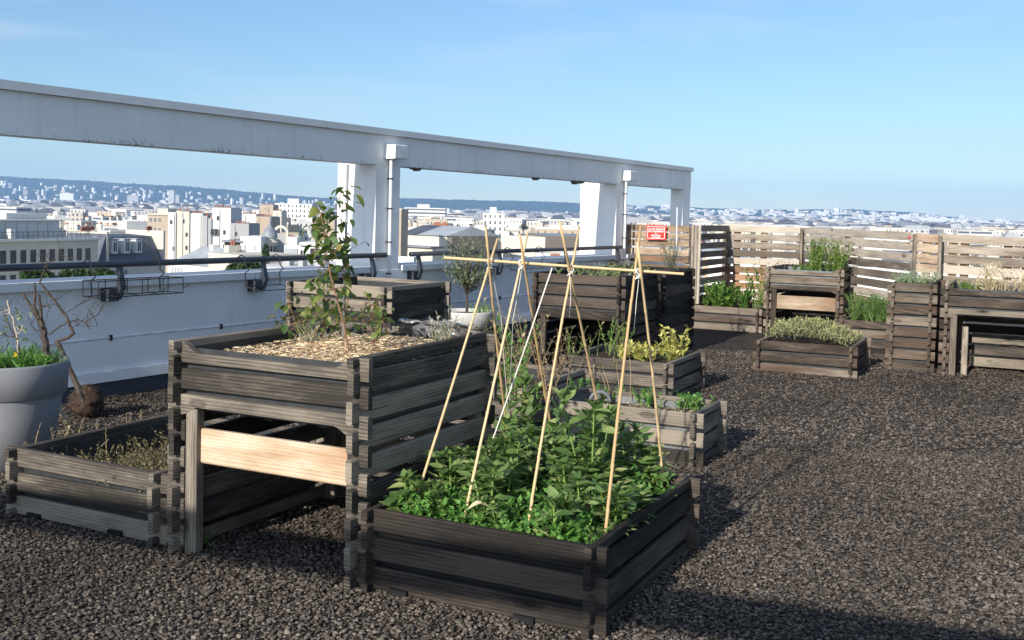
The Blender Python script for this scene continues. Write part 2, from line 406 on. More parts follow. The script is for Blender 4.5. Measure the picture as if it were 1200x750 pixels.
# far buildings -----------------------------------------------------
def facade(name, col, win=(2.4, 3.), wf=(.34, .5), wincol=(.07, .08, .095), var=.12):
    """wall with a grid of windows, UV in metres"""
    n = N(name); uv = n.coord('UV'); sp = n('ShaderNodeSeparateXYZ'); n.l(uv, sp.inputs[0])
    def cell(o, per, frac):
        f = n.math('FRACT', n.math('DIVIDE', o, per))
        return n.math('LESS_THAN', n.math('ABSOLUTE', n.math('SUBTRACT', f, .5)), frac/2)
    mask = n.math('MULTIPLY', cell(sp.outputs[0], win[0], wf[0]), cell(sp.outputs[1], win[1], wf[1]))
    wn = n('ShaderNodeTexWhiteNoise', noise_dimensions='2D'); fl = n('ShaderNodeVectorMath', operation='FLOOR'); dv = n('ShaderNodeVectorMath', operation='DIVIDE'); dv.inputs[1].default_value = (win[0], win[1], 1)
    n.l(uv, dv.inputs[0]); n.l(dv.outputs[0], fl.inputs[0]); n.l(fl.outputs[0], wn.inputs['Vector'])
    wc = n.ramp(wn.outputs['Value'], [(0, wincol), (.7, tuple(x*1.6 for x in wincol)), (1, (.3, .31, .32))])
    mask = n.math('MULTIPLY', mask, n.math('GREATER_THAN', n.attr(), .02))
    a = n.noise(n.coord('Object'), .25, 4, .6)
    c = n.mix(n.ramp(a, [(.3, (0, 0, 0)), (.75, (1, 1, 1))]), tuple(x*(1-var) for x in col), col)
    c = n.mix(n.attr('tint'), tuple(x*.86 for x in col), c) if False else c
    return n.done(n.mix(mask, c, wc), .85, None, .2)
M['f_white'] = facade('white_facade', (.66, .64, .60)); M['f_cream'] = facade('cream_facade', (.66, .59, .47))
M['f_tan'] = facade('tan_facade', (.50, .40, .29), (2.8, 3.2), (.22, .4)); M['f_grey'] = facade('grey_facade', (.46, .46, .46), (3.3, 3.), (.55, .45))
M['f_band'] = facade('banded_facade', (.64, .63, .61), (60., 3.), (.96, .42)); M['f_stone'] = facade('stone_facade', (.56, .50, .41), (2.6, 3.2), (.4, .55))
M['b_white'] = plaster('white_render', (.66, .65, .62), .5, None, .35); M['b_cream'] = plaster('cream_render', (.57, .53, .45), .5, None, .35)
M['b_tan'] = plaster('tan_brick', (.43, .35, .27), .5, None, .4); M['b_grey'] = plaster('grey_render', (.36, .36, .36), .3, None, .12)
M['b_brown'] = plaster('brown_render', (.16, .14, .12), .3, None, .12)
M['zinc'] = plain('zinc_roofing', (.20, .22, .25), .5, .4, 0, .2, .4); M['zinc_pale'] = plain('pale_zinc_roofing', (.34, .36, .38), .5, .4, 0, .15, .4)
M['slate'] = plain('slate_roofing', (.085, .095, .12), .6, .3, 0, .3, .6); M['roof_pale'] = plain('pale_flat_roof', (.55, .54, .52), .9, .1, 0, .15, .3)
M['brickpot'] = plain('chimney_pot_clay', (.30, .13, .085), .8, .1); M['glass_screen'] = plain('pale_glass_screen', (.42, .46, .48), .2, .5, 0, .1, .5)

def ground_far():
    n = N('city_ground'); a = n.noise(n.coord('Object'), .02, 5, .6)
    return n.done(n.ramp(a, [(.35, (.05, .055, .045)), (.5, (.14, .135, .125)), (.7, (.26, .25, .235))]), .9, None, .1)
M['city'] = ground_far()
def hillmat():
    n = N('wooded_hill'); a = n.noise(n.coord('Object'), .012, 6, .65); b = n.noise(n.coord('Object'), .05, 4, .7)
    c = n.ramp(n.math('ADD', n.math('MULTIPLY', a, .6), n.math('MULTIPLY', b, .4)), [(.35, (.018, .035, .016)), (.55, (.04, .065, .028)), (.75, (.08, .105, .05))])
    return n.done(c, .95, None, .05)
M['hill'] = hillmat()
# ------------------------------------------------------------------ setting: deck, city ground, hills
def heightgrid(nx, ny, x0, x1, y0, y1, fz):
    xs = np.linspace(x0, x1, nx); ys = np.linspace(y0, y1, ny); X, Y = np.meshgrid(xs, ys); Z = fz(X, Y)
    V = np.c_[X.ravel(), Y.ravel(), Z.ravel()]
    i = np.arange(nx-1)[None, :]+nx*np.arange(ny-1)[:, None]; i = i.ravel()
    return V, np.stack([i, i+1, i+nx+1, i+nx], 1)
def fbm(X, Y, s, seed, oct_=4):
    r = np.random.default_rng(seed); Z = 0*X; amp = 1.
    for o in range(oct_):
        for _ in range(3):
            a = r.uniform(0, 2*PI); k = s*2**o*r.uniform(.7, 1.4)
            Z = Z+amp*np.sin((X*math.cos(a)+Y*math.sin(a))*k+r.uniform(0, 7))
        amp *= .55
    return Z/3
def slab(name, pts, z0, z1, mat, label=None):
    m = MB(); m.prism([(p[0], p[1]) for p in pts], z0, z1, 'xy', .5); o = m.build(name, mat); o['kind'] = 'structure'; return o
dk = [PP(-7.44, -8), PP(9, -8), PP(9, 18.72), PP(-7.44, 18.72)]
slab('roof_deck', dk, -.5, 0, M['gravel'])
m = MB(); m.face([0, 1, 2, 3]); m.v = [(-5800, -250, -30), (5800, -250, -30), (5800, 7300, -30), (-5800, 7300, -30)]
tag(m.build('ground', M['city']), kind='structure')
HX = [-700, 0, 100, 200, 300, 393, 467, 540, 580, 678, 735, 808, 900, 998, 1072, 1136, 1164, 1199, 1800]
HH = [30, 28, 26, 22.6, 17, 11.7, 13.8, 13.5, 14, 13.4, 11.8, 10.5, 12, 13, 11.4, 6.5, 3.4, 3.0, 3]
Y0, Y1, Y2 = 4300., 5700., 6900.
def hill_z(px, Y):
    top = EYE+np.interp(px, HX, HH)*Y1/FPX
    s = np.clip((Y-Y0)/(Y1-Y0), 0, 1); s = s*s*(3-2*s)*.45+s*.55
    back = np.clip((Y-Y1)/(Y2-Y1), 0, 1)
    return -34+(top+34)*s-back*60
nx, ny = 1100, 110
V, F = heightgrid(nx, ny, -600, 1800, Y0-100, Y2, lambda X, Y: hill_z(X, Y))
px = V[:, 0]; Yy = V[:, 1]; Xw = (px-600)/FPX*Yy
Zw = V[:, 2]+(fbm(Xw, Yy, .012, 5)*5+NR.normal(0, 1.6, len(V)))*np.clip((Yy-Y0)/300, 0, 1)
tag(mesh_np('hills', np.c_[Xw, Yy, Zw], F, M['hill'], smooth=False), kind='structure')

# ------------------------------------------------------------------ wooden planters
PITCH, BH, TH, EX = .118, .093, .03, .045
def planter(label, a, b, w, d, h, mat, nf=None, scoop=False, soil_z=None, liner='liner', group='wooden raised beds on the roof', bars=False, crossbar=None, yaw=YB, cat='planter', soilmat='soil', z=0):
    name = 'table_planter' if nf else 'raised_bed'
    t = thing(name, label, cat, AB(a, b, z), -yaw, group)
    mat = M[mat]
    def rows(kind):
        out = []; top = h
        if kind == 'B':
            out.append((h-.038, h+.004)); top = h-.038-.02
        while top > .012:
            out.append((max(top-BH, .003), top)); top -= PITCH
        return out
    def wall(kind, side, n=None, sc_=False):
        m = MB(); y = EX+TH/2 if side == 0 else (d if kind == 'A' else w)-EX-TH/2
        L = w if kind == 'A' else d
        for k, (z0, z1) in enumerate(rows(kind)):
            j = R.uniform(-.004, .004); hh = z1-z0; zc = (z0+z1)/2; dy = R.uniform(-.002, .002)
            if n is not None and k >= n:                   # open below: only the stubs at the corners go on
                for x0, x1 in ((0, .098), (w-.10, w)):
                    m.board((x0, y+dy, zc), (x1, y+dy, zc), TH, hh)
                continue
            if sc_ and kind == 'A' and side == 0 and k in (0, n-1 if n else 0):
                e = .075; q = []
                for i in range(9):
                    f = i/8; s = f*f*(3-2*f); q.append((e+.10*f, s*.05))
                if k == 0:
                    up = [(0, z1), (e, z1)]+[(x, z1-s) for x, s in q[1:]]
                    up += [(w-x, zz) for x, zz in reversed(up)]
                    pts = [(0, z0), (w, z0)]+up[::-1]
                else:
                    lo = [(0, z0), (e, z0)]+[(x, z0+s*.8) for x, s in q[1:]]
                    lo += [(w-x, zz) for x, zz in reversed(lo)]
                    pts = lo+[(w, z1), (0, z1)]
                m.prism(pts, y-TH/2+dy, y+TH/2+dy, 'xz'); continue
            bow = R.uniform(-.004, .004); tilt = R.uniform(-.003, .003)
            if kind == 'A': m.board((j, y+dy, zc+tilt), (L+j, y+dy, zc-tilt), TH, hh, bow=bow)
            else: m.board((y+dy, j, zc+tilt), (y+dy, L+j, zc-tilt), TH, hh, bow=bow)
        return m.build('board_wall', mat, t)
    wall('A', 0, nf, scoop); wall('A', 1); wall('B', 0); wall('B', 1)
    i0 = EX+TH+.004; zb = max(.02, h-nf*PITCH+.06) if nf else .02
    lt = h-.03
    m = MB()
    for lo, hi in (((i0, i0, zb), (w-i0, i0+.004, lt)), ((i0, d-i0-.004, zb), (w-i0, d-i0, lt)), ((i0, i0+.004, zb), (i0+.004, d-i0-.004, lt)), ((w-i0-.004, i0+.004, zb), (w-i0, d-i0-.004, lt))): m.box(lo, hi)
    m.box((i0+.005, i0+.005, zb-.012), (w-i0-.005, d-i0-.005, zb-.001))
    m.build('liner', M[liner], t)
    sz = soil_z if soil_z else h-.06
    V, F = heightgrid(30, 30, i0+.005, w-i0-.005, i0+.005, d-i0-.005, lambda X, Y: sz+fbm(X, Y, 9, R.randint(0, 999), 3)*.012+NR.normal(0, .004, X.shape))
    mesh_np('soil', V, F, M[soilmat], t, smooth=True)
    if nf:
        for x in (.101, w-EX-TH-.045):
            yy = EX+.028 if x < .5 else EX+TH+.03
            lg = MB(); lg.board((x+.032, yy, 0), (x+.032, yy, zb-.004), .055, .064 if x < .5 else .03, up=(1, 0, 0)); lg.build('leg', mat, t)
            lg = MB(); lg.board((x+.032, d-EX-TH-.035, 0), (x+.032, d-EX-TH-.035, zb-.015), .055, .064, up=(1, 0, 0)); lg.build('leg', mat, t)
    if bars:
        for x in bars:
            bm = MB(); bm.board((x, .30, zb-.05), (x, d-.10, zb-.05), .05, .05, t=.35); bm.build('support_bar', M['wood_mid'], t)
    if crossbar:
        z0, z1, cm = crossbar
        c = MB(); c.board((.166, EX+.045, (z0+z1)/2), (w-.10, EX+.045, (z0+z1)/2), .03, z1-z0, t=.55); c.build('crossbar', M[cm], t)
    return t
GT = 'tall table planters on the roof'
T_ = planter('tall weathered table planter with a pale new plank across its opening, filled with wood chips', -3.48, 3.562, 1.071, 1.224, .947, 'wood_mid', 3, True, .885, group=GT, bars=(.36, .66), crossbar=(.405, .56, 'wood_pale'))
F_ = planter('low dark wooden bed in front, full of bean plants under bamboo canes', -2.459, 3.578, 1.088, 1.301, .336, 'wood_dark', None, False, .275, 'liner_black')
L_ = planter('low wooden bed of dry thyme at far left, beside the big grey pot', -4.555, 3.582, 1.058, 1.22, .333, 'wood_mid', None, False, .17)
BL = planter('tall wooden planter against the white parapet, behind the one filled with wood chips', -5.57, 7.05, 1.03, 1.03, .945, 'wood_mid', None, False, .80, group=GT)
T1 = planter('tall dark table planter with low open front, just behind the bamboo canes', -4.67, 9.9, 1.02, 1.2, .945, 'wood_dark', 4, False, .90, group=GT, bars=(.4,))
T2 = planter('tall dark planter right below the red sign', -4.66, 11.13, 1.02, 1.2, .945, 'wood_dark', None, False, .90, group=GT)
C_ = planter('low wooden bed holding the golden yellow shrub', -3.7, 8.45, 1.02, 1.05, .335, 'wood_mid', None, False, .29)
D_ = planter('narrow low wooden bed lined with grey sheeting, behind the bean bed', -2.88, 6.37, 1.06, .66, .335, 'wood_mid', None, False, .255, 'liner_grey')
E_ = planter('low wooden bed of dried-up plants behind the wood chip planter', -4.15, 6.65, 1.02, 1.2, .335, 'wood_mid', None, False, .22)
J_ = planter('low brown wooden bed of leafy green plants near the fence corner', -4.36, 14.36, 1.03, 1.2, .335, 'wood_brown', None, False, .28)
G_ = planter('tall table planter with scooped rim holding a bushy green shrub', -3.3, 14.3, 1.03, 1.2, .915, 'wood_brown', 3, True, .84, 'liner_grey', GT, crossbar=(.36, .54, 'wood_fence'))
K_ = planter('low brown wooden bed overflowing with grey-yellow santolina shoots', -2.6, 10.85, 1.03, 1.02, .315, 'wood_brown', None, False, .27)
P_ = planter('low brown wooden bed holding the green lavender mound', -2.22, 13.6, 1.0, 1.0, .335, 'wood_brown', None, False, .28)
M_ = planter('narrow tall wooden planter with a silvery plant on top', -1.43, 11.8, .49, 1.1, .92, 'wood_brown', None, False, .88, group=GT)
N_ = planter('table planter of straw-dry grasses at right edge, with dark open front', -.9, 11.7, 1.02, 1.2, .92, 'wood_brown', 3, True, .84, group=GT)
# pale board bent inside the open front of the right table planter
m = MB(); m.board((.24, .17, .0), (.24, .17, .5), .03, .06, up=(1, 0, 0), t=.2); m.build('inner_post', M['wood_fence_grey'], N_)
m = MB()
for k in range(3): m.board((.28, .72, .085+k*.125), (.98, .72, .085+k*.125), .03, .1)
m.build('inner_wall', M['wood_mid'], N_)
# black rubber pads under the near beds
for (P0, q) in ((F_, (.16, .055, 'bean bed')), (F_, (.72, .055, 'bean bed')), (L_, (.16, .055, 'thyme bed')), (L_, (.70, .055, 'thyme bed'))):
    m = MB(); m.box((q[0], EX-.016, .0), (q[0]+.085, EX+.03, .03), .5); m.build('rubber_foot', M['rubber'], P0)
# crumpled plastic at the back of the wood chip planter
V, F = heightgrid(40, 12, .55, .94, 0, .1, lambda X, Y: 0*X)
u = V[:, 1]/.1
W_ = np.c_[V[:, 0], 1.135-.05*u+fbm(V[:, 0], u, 22, 3, 3)*.016, .925+.07*np.sin(u*2.2)+fbm(V[:, 0], u*.3, 30, 9, 3)*.012]
mesh_np('plastic_sheet', W_, F, M['foil'], T_, smooth=True)
# terracotta shard in the front corner of the chip planter
V, F = heightgrid(8, 5, 0, .11, 0, .05, lambda X, Y: .018*np.sin(X/.11*PI)*1.)
o = mesh_np('clay_shard', V, F, M['terracotta'], smooth=True); o.location = tuple(AB(-3.433+.73, 3.562+.085, .888)); o.rotation_euler = (0, 0, -YB-.1)
tag(o, 'broken terracotta shard lying at front rim of the wood chips', 'pot shard')

# ------------------------------------------------------------------ parapet, pergola beam, rail
RZP = -YP
pw = thing('parapet_wall', 'low white rendered parapet with a coping below the concrete frame', 'wall', (0, 0, 0), RZP)
def seg(name, mat, boxes, parent, smooth=False):
    m = MB()
    for lo, hi in boxes: m.box(lo, hi, .5)
    return m.build(name, mat, parent)
seg('wall', M['plaster'], [((-7.44, -6, .47), (-7.20, 18.4, .885)), ((-7.44, -6, .0), (-7.188, 18.4, .466))], pw)
seg('skirting', M['plaster'], [((-7.20, -6, .13), (-7.155, 18.4, .215))], pw)
seg('upstand', M['upstand'], [((-7.21, -6, .0), (-7.172, 18.4, .128))], pw)
m = MB(); m.tube([(-7.193, -6, .476), (-7.193, 18.4, .476)], .011, 8); m.build('drip_strip', M['hopper'], pw)
for d in np.arange(2.1, 18, 1.17):
    m = MB(); m.box((-7.19, d, .455), (-7.165, d+.012, .50), .5); m.build('strip_clip', M['iron'], pw)
for d0, d1 in ((-6, 3.12), (3.60, 8.93), (9.42, 14.74), (15.17, 17.36)):
    n = max(1, round((d1-d0)/1.95)); w = (d1-d0)/n
    for k in range(n):
        seg('coping', M['coping'], [((-7.55, d0+k*w+.004, .888), (-7.135, d0+(k+1)*w-.004, .948))], pw)
# concrete frame
pg = thing('concrete_frame', 'long white concrete beam on square pillars rising above the parapet', 'pergola', (0, 0, 0), RZP)
seg('beam', M['plaster_beam'], [((-7.43, -3.4, 2.03), (-7.196, 17.72, 2.35))], pg)
for k in range(11):
    d0 = -3.4+k*1.922
    seg('coping', M['coping'], [((-7.47, d0+.003, 2.352), (-7.155, d0+1.919, 2.418))], pg)
for k, (d0, d1, out) in enumerate(((3.16, 3.56, -7.73), (8.955, 9.37, -7.73), (14.765, 15.14, -7.82), (17.385, 17.70, 0))):
    pl = seg('pillar', M['plaster'], [((-7.426, d0, .0), (-7.192, d1, 2.028))], pg)
    if out: seg('outer_pier', M['plaster'], [((out, d0+.012, -1.), (-7.43, d1-.012, 2.3))], pg)
    seg('pillar_base', M['plaster'], [((-7.3, d0-.02, .0), (-7.184, d1+.15, .90))], pg) if k < 3 else None
# spalled lumps hanging from the underside of the beam
for (px_, py_, r_) in ((491, 198, .05), (487, 197, .03), (630, 211, .05), (676, 214.5, .07), (683, 214, .05)):
    X = onp(px_, py_, -7.22); q = (X@PN, X@PD, 2.03)
    m = MB(); m.prism([(q[1]-r_*1.3, 2.034), (q[1]+r_*1.2, 2.034), (q[1]+r_*.5, 2.034-r_*.55), (q[1]-r_*.2, 2.034-r_*.8), (q[1]-r_*.9, 2.034-r_*.3)], -7.29, -7.21, 'yz', .5)
    m.build('spalled_render', M['b_brown'], pg)
# second beam behind the photographer closes the frame; its shadow crosses the near bed
pb = thing('concrete_frame', 'white concrete cross beam on two pillars standing behind the viewer', 'pergola', AB(0, -1.08), -YB+.11)
seg('beam', M['plaster_beam'], [((-6.9, -.125, 2.26), (3.2, -.02, 2.36))], pb)
seg('coping', M['coping'], [((-6.9, -.14, 2.362), (3.2, 0, 2.425))], pb)
for x in (-6.9, 2.9): seg('pillar', M['plaster'], [((x, -.123, 0), (x+.3, -.022, 2.258))], pb)
# far end parapet behind the fence
pe = thing('parapet_wall', 'sunlit white end parapet glimpsed through the gaps of the slatted fence', 'wall', (0, 0, 0), RZP)
seg('wall', M['plaster'], [((-7.1, 18.46, 0), (9, 18.7, .8))], pe); seg('coping', M['coping'], [((-7.15, 18.42, .803), (9, 18.74, .85))], pe)
# drain hoppers and downpipes
for d, lab, zz in ((9.09, 'white drain box on the frame beside the first pillar, with a thin downpipe', 2.10), (14.93, 'white drain box on the frame beside the second pillar, nearest the red sign', 2.09)):
    t = thing('drain_box', lab, 'drain pipe', PP(-7.196, d), RZP, 'drain boxes on the concrete frame')
    m = MB(); m.board((.075, 0, zz+.075), (.075, .21, zz+.075), .15, .15, c=.008); m.build('hopper', M['hopper'], t)
    m = MB(); m.tube([(.05, .06, zz+.01), (.05, .06, 1.2), (.05, .06, .0)], .018, 10); m.build('downpipe', M['pipe'], t)
    for z in (1.88, 1.56, 1.2, .86, .5):
        m = MB(); m.tube([(.05, .06, z), (.05, .06, z+.014)], .025, 10); m.box((0, .05, z), (.05, .07, z+.014), .5); m.build('pipe_clip', M['iron'], t)
# handrails
def handrail(label, d0, d1, br):
    t = thing('handrail', label, 'railing', (0, 0, 0), RZP, 'handrails along the parapet')
    m = MB(); m.tube([(-7.14, d0, 1.068), (-7.14, (d0+d1)/2, 1.066), (-7.14, d1, 1.068)], .027, 12); m.build('rail', M['rail'], t, True)
    for d in br:
        m = MB(); m.box((-7.199, d-.07, .775), (-7.10, d+.03, .875), .5); pl = m.build('wall_plate', M['rail'], t)
        m = MB(); m.board((-7.10, d+.02, .80), (-7.10, d+.07, .90), .03, .055, up=(0, 1, -.4)); m.board((-7.10, d+.06, .89), (-7.14, d+.06, 1.05), .03, .055, up=(0, 1, 0)); m.build('bracket', M['rail'], t)
handrail('dark blue-grey handrail along the parapet, nearest run left of the first pillar', -6, 9.08, (.8, 2.4, 4.0, 5.60, 7.19, 8.78))
handrail('dark blue-grey handrail run between the first and second pillars', 9.52, 14.87, (9.60, 11.3, 13.02, 14.67))
# wire balcony planter holders hooked over the rail
def holder(label, d0, d1, full=True):
    t = thing('wire_planter_holder', label, 'planter holder', (0, 0, 0), RZP, 'empty wire planter holders on the rail')
    x0, x1, zb, zt = -7.08, -6.90, .83, .955
    m = MB(); r = .0045
    if full:
        for z in (zb, zt): m.tube([(x0, d0, z), (x1, d0, z), (x1, d1, z), (x0, d1, z), (x0, d0, z)], r, 5)
        for d in np.linspace(d0, d1, 5):
            m.tube([(x0, d, zt), (x0, d, zb), (x1, d, zb), (x1, d, zt)], r, 5)
            m.tube([(x1, d, zb+.05), (x1-.05, d+.05, zb+.03), (x1-.02, d+.09, zb+.06)], r*.8, 5)
    else:
        m.tube([(x0, d0, zb), (x1, d0, zb-.03), (x1, d1, zb-.03), (x0, d1, zb)], r, 5); m.tube([(x1, d1, zb-.03), (x1, d1, zb+.03)], r, 5)
        m.tube([(x0, d0, zb), (x0, d1, zb)], r, 5)
    m.build('basket', M['iron'], t)
    for d in ((d0+.08, d1-.08) if full else (d0, d1)):
        m = MB(); m.tube([(x0, d, zb), (x0-.01, d, .95), (-7.04, d, .98), (-7.085, d, 1.02), (-7.098, d, 1.098), (-7.14, d, 1.112), (-7.185, d, 1.09)], .006, 6); m.build('hook', M['iron'], t)
holder('rectangular wire planter holder hanging on the rail above the bare shrub', 5.28, 6.10)
holder('bent wire planter holder with two hooks, left of the tall parapet planter', 6.98, 7.42, False)
holder('bent wire planter holder behind the crossed bamboo canes', 11.55, 12.35, False)

# ------------------------------------------------------------------ slatted fence panels
def fence(label, p0, p1, zt0, zt1, zb, pitch, bh, mats, posts=(0, 1), backing=(), seed=0):
    p0, p1 = np.array(p0), np.array(p1); d = p1-p0; L = math.hypot(d[0], d[1]); ang = math.atan2(d[1], d[0])
    t = thing('slatted_fence', label, 'fence', (p0[0], p0[1], 0), ang, 'slatted wooden fence panels')
    n = int((zt0-zb)/pitch); R.seed(seed+31); groups = {}
    for k in range(n):
        mm = mats[min(k*len(mats)//n, len(mats)-1)]
        m = groups.setdefault(mm, MB())
        z0, z1 = zt0-bh/2-k*pitch, zt1-bh/2-k*pitch
        j = R.uniform(-.006, .006)
        m.board((0, 0, z0+j), (L, 0, z1+j+R.uniform(-.004, .004)), .022, bh, c=.003)
    for mm, m in groups.items(): m.build('slats', M[mm], t)
    for f in posts:
        m = MB(); m.board((f*L, .04, 0), (f*L, .04, min(zt0, zt1)-.02), .05, .07, up=(1, 0, 0)); m.build('post', M['wood_fence_grey'], t)
    for f in backing:
        m = MB(); m.board((f*L, .035, 0), (f*L, .035, min(zt0, zt1)-.03), .03, .1, up=(1, 0, 0)); m.build('batten', M['wood_fence'], t)
    return t
def fp(label, a, ya, Ya, b, yb, Yb, zb, pitch, bh, mats, **k):
    q0, q1 = at(a, ya, Ya), at(b, yb, Yb); return fence(label, q0, q1, q0[2], q1[2], zb, pitch, bh, mats, **k)
f1 = fp('pale slatted fence panel carrying the red sign, between two white pillars', 734, 262.5, 16.9, 808.5, 264, 16.3, .2, .122, .097, ['wood_fence'], posts=(.02, .97), seed=1)
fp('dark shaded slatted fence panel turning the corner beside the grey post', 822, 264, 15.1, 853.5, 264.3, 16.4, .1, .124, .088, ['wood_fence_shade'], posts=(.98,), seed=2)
fp('brown slatted fence panel right of the corner, behind the leafy green bed', 854, 264, 16.45, 938, 266.3, 15.97, .1, .124, .098, ['wood_fence_grey', 'wood_fence_grey', 'wood_fence_brown', 'wood_fence'], backing=(.12, .5), seed=3)
fp('long grey slatted fence panel behind the bushy table planter', 939, 266.3, 16.2, 1069, 272.3, 12.9, .1, .124, .102, ['wood_fence_grey', 'wood_fence_grey', 'wood_fence'], backing=(.45,), posts=(0, 1), seed=4)
fp('short slatted fence panel between two dark posts, above the silvery plant', 1072, 273, 12.9, 1100, 275, 12.75, .1, .124, .102, ['wood_fence'], posts=(0, 1), backing=(.5,), seed=5)
fp('grey slatted fence panel at right edge, behind the straw-dry grasses', 1103, 274.2, 12.95, 1250, 281.5, 12.3, .1, .124, .102, ['wood_fence_grey'], backing=(.1, .2, .55, .7), posts=(0, .62), seed=6)
# corner post of three planks
c0 = at(817, 264, 15.05); t = thing('fence_post', 'tall grey corner post of three upright planks on a white block', 'post', (c0[0], c0[1], 0), -YB)
for k in range(3):
    m = MB(); m.board((-.055+k*.045, .012*k, .0), (-.055+k*.045, .012*k, c0[2]+.01-.01*k), .035, .04, up=(1, 0, 0)); m.build('plank', M['wood_fence_grey'], t)
m = MB(); m.box((-.09, -.07, 0), (-.02, -.025, .28), .5); m.build('foot_block', M['hopper'], t)
# painted molecule-like wire drawings on two panels
def wires(label, name, mat, pts_list, off, cat='wall drawing'):
    m = MB(); c = off
    for pl in pts_list: m.tube([Vector(p)-Vector(c) for p in pl], .006, 5)
    return tag(m.build(name, mat, loc=c), label, cat)
def wp(l, Y0_, sl=0.): return [at(x, y, Y0_+sl*(x-822)-.03) for x, y in l]
sl = (16.4-15.1)/31.5
wires('thin white wire drawing of joined hexagon lines on the dark fence panel', 'wire_drawing', M['white'],
      [wp([(825, 262), (827, 268), (831, 271), (834, 269)], 15.1, sl), wp([(831, 271), (835, 273), (838, 275), (844, 275.5)], 15.1, sl),
       wp([(837, 271), (839, 268.5), (844, 268), (849, 271.5)], 15.1, sl), wp([(843, 263), (843.3, 268)], 15.1, sl), wp([(840, 263), (846, 263)], 15.1, sl), wp([(835, 273), (838, 270.5)], 15.1, sl)], tuple(at(835, 270, 15.5)))
s2 = (12.9-16.2)/130
def wq(l): return [at(x, y, 16.2+s2*(x-939)-.05) for x, y in l]
wires('thin red wire drawing with small white marks on the long grey panel', 'wire_drawing', M['red_paint'],
      [wq([(1030, 276.5), (1036, 274.5), (1047, 275), (1048, 277.5)]), wq([(1036, 270), (1036.4, 274.5)]), wq([(1048, 277.5), (1066, 279)]), wq([(1049, 284.5), (1066, 285)]), wq([(1065, 275.5), (1067, 279)]), wq([(1030, 276.5), (1048, 277.8)])], tuple(at(1045, 277, 13.4)))
# red sign with white lettering
q = at(770, 272.5, 16.55); rn = at(770, 272.5, 16.55)
d1 = at(808.5, 264, 16.3)-at(734, 262.5, 16.9); sang = math.atan2(d1[1], d1[0])
sg = thing('sign', 'red rectangular sign with white lettering and white border on the fence', 'sign', tuple(q), sang)
sw, sh = .335, .225
m = MB(); m.board((-sw/2, -.03, 0), (sw/2, -.03, 0), .008, sh, c=.002, t=.5); m.build('panel', M['red'], sg)
m = MB(); bw, ix, iz = .007, sw/2-.02, sh/2-.02
m.box((-ix, -.037, iz-bw), (ix, -.035, iz), .5); m.box((-ix, -.037, -iz), (ix, -.035, -iz+bw), .5); m.box((-ix, -.037, -iz+bw), (-ix+bw, -.035, iz-bw), .5); m.box((ix-bw, -.037, -iz+bw), (ix, -.035, iz-bw), .5)
m.build('border', M['white'], sg)
for txt, z, s in (('ACCÈS RÉSERVÉ', .052, .036), ('EXCLUSIVEMENT', .018, .036), ('AU', -.014, .030), ('PERSONNEL', -.044, .031), ('AUTORISÉ', -.074, .031)):
    cu = bpy.data.curves.new('lettering', 'FONT'); cu.body = txt; cu.size = s; cu.align_x = 'CENTER'; cu.extrude = .001; cu.offset = .0004; cu.materials.append(M['white'])
    tmp = link(bpy.data.objects.new('lettering', cu)); bpy.context.view_layer.update(); me = bpy.data.meshes.new_from_object(tmp); bpy.data.objects.remove(tmp)
    o = link(bpy.data.objects.new('lettering', me), sg); o.location = (0, -.0365, z-s*.35); o.rotation_euler = (PI/2, 0, 0)
# ------------------------------------------------------------------ bean bed
def v3(*a): return np.array(a, float)
def bean(label, loc, h, seed, group):
    r = np.random.default_rng(seed); t = thing('bean_plant', label, 'bean plant', loc, r.uniform(0, 6), group)
    st = MB(); lf = Leaves(); ns = r.integers(2, 4)
    for s in range(ns):
        a = r.uniform(0, 2*PI); lean = r.uniform(.05, .28); hh = h*r.uniform(.75, 1.05)
        p0 = v3(math.cos(a)*.02, math.sin(a)*.02, 0); d = v3(math.cos(a)*lean, math.sin(a)*lean, 1)
        pts = [p0+d*hh*f+v3(0, 0, -.06*lean*f*f) for f in np.linspace(0, 1, 6)]
        st.tube(pts, [.006, .006, .0055, .005, .004, .003], 5)
        for q in range(9):
            an = q*2.4; lf.add(p0+d*hh*r.uniform(.93, 1.0), v3(math.cos(an)*.6, math.sin(an)*.6, 1.1), r.uniform(.04, .075), r.uniform(.02, .034), None, HI, .35, .35)
        nn = int(max(5, hh/.048))
        for i in range(nn):
            f = .18+.82*(i+r.uniform(-.3, .3))/nn; f = min(max(f, .1), 1)
            p = p0+d*hh*f; an = a+i*2.4+r.uniform(-.5, .5)
            pet = v3(math.cos(an), math.sin(an), .55 if f < .9 else 1.2); pet /= np.linalg.norm(pet); pl = .05*r.uniform(.7, 1.3)*(1.15-.5*f)
            e = p+pet*pl; st.tube([p, e], .0022, 4)
            side = np.cross(pet, [0, 0, 1]); side /= max(np.linalg.norm(side), 1e-6)
            n = 4 if f < .88 else 6
            for q in range(n):
                sg_ = 1 if q % 2 else -1; back = (q//2)*.028
                dd = pet*.55+side*sg_*r.uniform(.6, 1.1)+v3(0, 0, r.uniform(-.35, .95)); Lq = r.uniform(.045, .10)*(1.0 if f < .85 else .85)
                lf.add(e-pet*back, dd, Lq, Lq*r.uniform(.42, .58), None, HI, .3, r.uniform(.05, .45))
    st.build('stem', M['stem_green'], t); lf.build('foliage', M['bean'], t); return t
fx, fy, fw, fd = -2.43, 3.578, 1.059, 1.301
protos = [bean('bushy broad bean plant with grey-green oval leaves in the low front bed', (0, 0, 0), .42, 100+i, 'bean plants in the front bed') for i in range(5)]
spots = []
